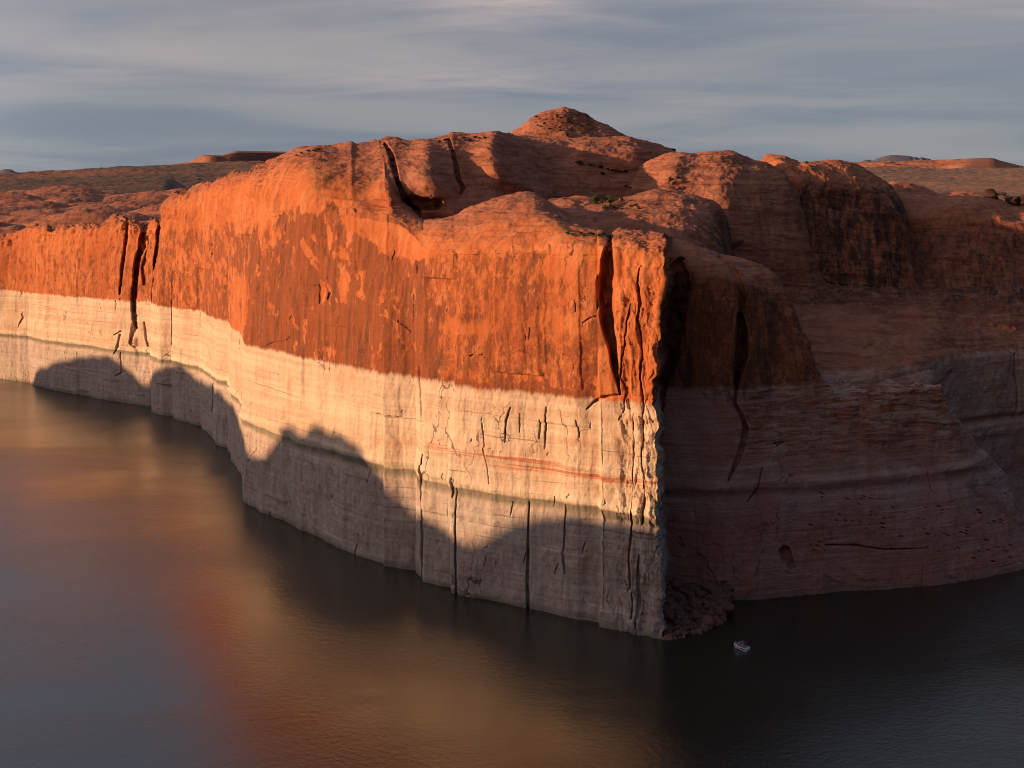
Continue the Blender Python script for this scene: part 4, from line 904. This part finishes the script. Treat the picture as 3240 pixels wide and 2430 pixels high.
def skin_mesh(name, joints, edges, material, parent=None, levels=1):
    me = bpy.data.meshes.new(name); names = list(joints)
    me.from_pydata([joints[k][0] for k in names], [(names.index(a), names.index(b)) for a, b in edges], [])
    o = bpy.data.objects.new(name, me); COL.objects.link(o)
    sm = o.modifiers.new('skin', 'SKIN'); sm.use_smooth_shade = True
    o.modifiers.new('sub', 'SUBSURF').levels = levels
    for i, k in enumerate(names):
        r = joints[k][1]; me.skin_vertices[0].data[i].radius = r if isinstance(r, tuple) else (r, r)
    me.skin_vertices[0].data[0].use_root = True
    dg = bpy.context.evaluated_depsgraph_get(); nm = bpy.data.meshes.new_from_object(o.evaluated_get(dg))
    nm.name = name; nm.materials.clear(); nm.materials.append(material)
    o.modifiers.clear(); o.data = nm
    if parent: o.parent = parent
    return o
def person(pose, shirt, trousers, label):
    """pose: joint positions in the person's own frame, x forward, feet or seat at z as given"""
    J = {}
    def j(k, p, r): J[k] = (Vector(p), r)
    P = pose
    j('pelvis', P['pelvis'], (.135, .105)); j('waist', P['pelvis'].lerp(P['neck'], .38), (.125, .095)); j('chest', P['pelvis'].lerp(P['neck'], .75), (.155, .11)); j('neck', P['neck'], .055)
    hd = P['head']; j('chin', P['neck'].lerp(hd, .45), .062); j('head', hd, (.085, .10)); j('crown', hd+Vector((0, 0, .09)), .07)
    j('nose', hd+Vector((.105, 0, -.015)), .018)
    E = [('pelvis', 'waist'), ('waist', 'chest'), ('chest', 'neck'), ('neck', 'chin'), ('chin', 'head'), ('head', 'crown'), ('head', 'nose')]
    for s in ('l', 'r'):
        g = 1 if s == 'l' else -1
        sh, el, wr = P['shoulder_'+s], P['elbow_'+s], P['wrist_'+s]; kn, an = P['knee_'+s], P['ankle_'+s]
        hip = P['pelvis']+Vector((0, g*.10, -.05))
        j('ear'+s, hd+Vector((0, g*.095, 0)), .018); E.append(('head', 'ear'+s))
        j('sh'+s, sh, .06); j('el'+s, el, .042); j('wr'+s, wr, .028)
        d = (wr-el).normalized(); pl = wr+d*.075; j('palm'+s, pl, (.036, .022))
        E += [('chest', 'sh'+s), ('sh'+s, 'el'+s), ('el'+s, 'wr'+s), ('wr'+s, 'palm'+s)]
        side = Vector((0, 0, 1)).cross(d); side = side.normalized() if side.length > .1 else Vector((1, 0, 0)); up = d.cross(side)
        for f, (o_, l) in enumerate(((-.030, .066), (-.010, .078), (.010, .074), (.029, .058))):
            a = pl+d*.03+side*o_; m_ = a+d*l*.55-up*.006; t = a+d*l*.95-up*.026
            for nm, q, r in (('a', a, .010), ('b', m_, .0088), ('c', t, .0075)): j('f%d%s%s' % (f, nm, s), q, r)
            E += [('palm'+s, 'f%da%s' % (f, s)), ('f%da%s' % (f, s), 'f%db%s' % (f, s)), ('f%db%s' % (f, s), 'f%dc%s' % (f, s))]
        a = wr+d*.045-side*.036; t = a+d*.045-side*.022; j('ta'+s, a, .012); j('tb'+s, t, .0095); E += [('wr'+s, 'ta'+s), ('ta'+s, 'tb'+s)]
        j('hip'+s, hip, .09); j('kn'+s, kn, .062); j('an'+s, an, .042); j('toe'+s, an+Vector((.17, 0, -.045)), .035)
        E += [('pelvis', 'hip'+s), ('hip'+s, 'kn'+s), ('kn'+s, 'an'+s), ('an'+s, 'toe'+s)]
    body = skin_mesh('person', J, E, SKIN); tag(body, label, 'person')
    grow = lambda ks, k: {q: (J[q][0], tuple(v*k+.008 for v in J[q][1]) if isinstance(J[q][1], tuple) else J[q][1]*k+.008) for q in ks}
    if shirt:
        g = grow(['waist', 'pelvis', 'chest', 'shl', 'shr'], 1.10)
        for s in ('l', 'r'): g['sl'+s] = (J['sh'+s][0].lerp(J['el'+s][0], .6), .062)
        skin_mesh('shirt', g, [('waist', 'pelvis'), ('waist', 'chest'), ('chest', 'shl'), ('chest', 'shr'), ('shl', 'sll'), ('shr', 'slr')], shirt, body)
    g = grow(['pelvis', 'hipl', 'hipr'], 1.10)
    for s in ('l', 'r'): g['th'+s] = (J['hip'+s][0].lerp(J['kn'+s][0], .8), .085)
    skin_mesh('shorts', g, [('pelvis', 'hipl'), ('pelvis', 'hipr'), ('hipl', 'thl'), ('hipr', 'thr')], trousers, body)
    skin_mesh('hair', {'a': (hd+Vector((-.02, 0, .06)), .095), 'b': (hd+Vector((-.06, 0, .0)), .085), 'c': (hd+Vector((-.07, 0, -.06)), .05)}, [('a', 'b'), ('b', 'c')], HAIR, body)
    return body
V3 = Vector
def stand(): return dict(pelvis=V3((0, 0, .94)), neck=V3((.02, 0, 1.46)), head=V3((.04, 0, 1.62)), shoulder_l=V3((.01, .19, 1.38)), shoulder_r=V3((.01, -.19, 1.38)), elbow_l=V3((.06, .30, 1.14)), elbow_r=V3((.10, -.30, 1.16)), wrist_l=V3((.24, .22, 1.02)), wrist_r=V3((.30, -.20, 1.10)), knee_l=V3((.03, .11, .50)), knee_r=V3((.03, -.11, .50)), ankle_l=V3((-.02, .12, .08)), ankle_r=V3((-.02, -.12, .08)))
def sit(reach=0): return dict(pelvis=V3((0, 0, .12)), neck=V3((-.04, 0, .64)), head=V3((-.01, 0, .80)), shoulder_l=V3((-.04, .19, .56)), shoulder_r=V3((-.04, -.19, .56)), elbow_l=V3((.08, .28, .32)), elbow_r=V3((.10+reach*.2, -.28, .34+reach*.1)), wrist_l=V3((.30, .18, .22)), wrist_r=V3((.32+reach*.3, -.18, .24+reach*.25)), knee_l=V3((.44, .14, .14)), knee_r=V3((.44, -.15, .14)), ankle_l=V3((.42, .14, -.30)), ankle_r=V3((.46, -.14, -.30)))
def aboard(p, x, y, z, turn):
    bpy.context.view_layer.update()
    yaw = BOAT.rotation_euler.z; loc = BOAT.location+Matrix.Rotation(yaw, 3, 'Z') @ Vector((x*BOAT.scale.x, y*BOAT.scale.y, z))
    p.location = loc; p.rotation_euler = (0, 0, yaw+turn)
aboard(person(sit(.6), RED, DARKC, 'person in red sitting on the bow of the white motorboat'), 2.35, .05, 1.10, 2.6)
aboard(person(stand(), GCLOTH, DARKC, 'person in a pale green shirt standing behind the boat windscreen'), 1.05, .35, .27, .2)
aboard(person(stand(), TAN, TAN, 'person in tan clothes standing under the boat canopy'), -.35, .25, .27, 2.0)
aboard(person(sit(), MAROON, DARKC, 'person in maroon seated at the stern side of the boat canopy'), -1.65, -.35, .72, 0.3)
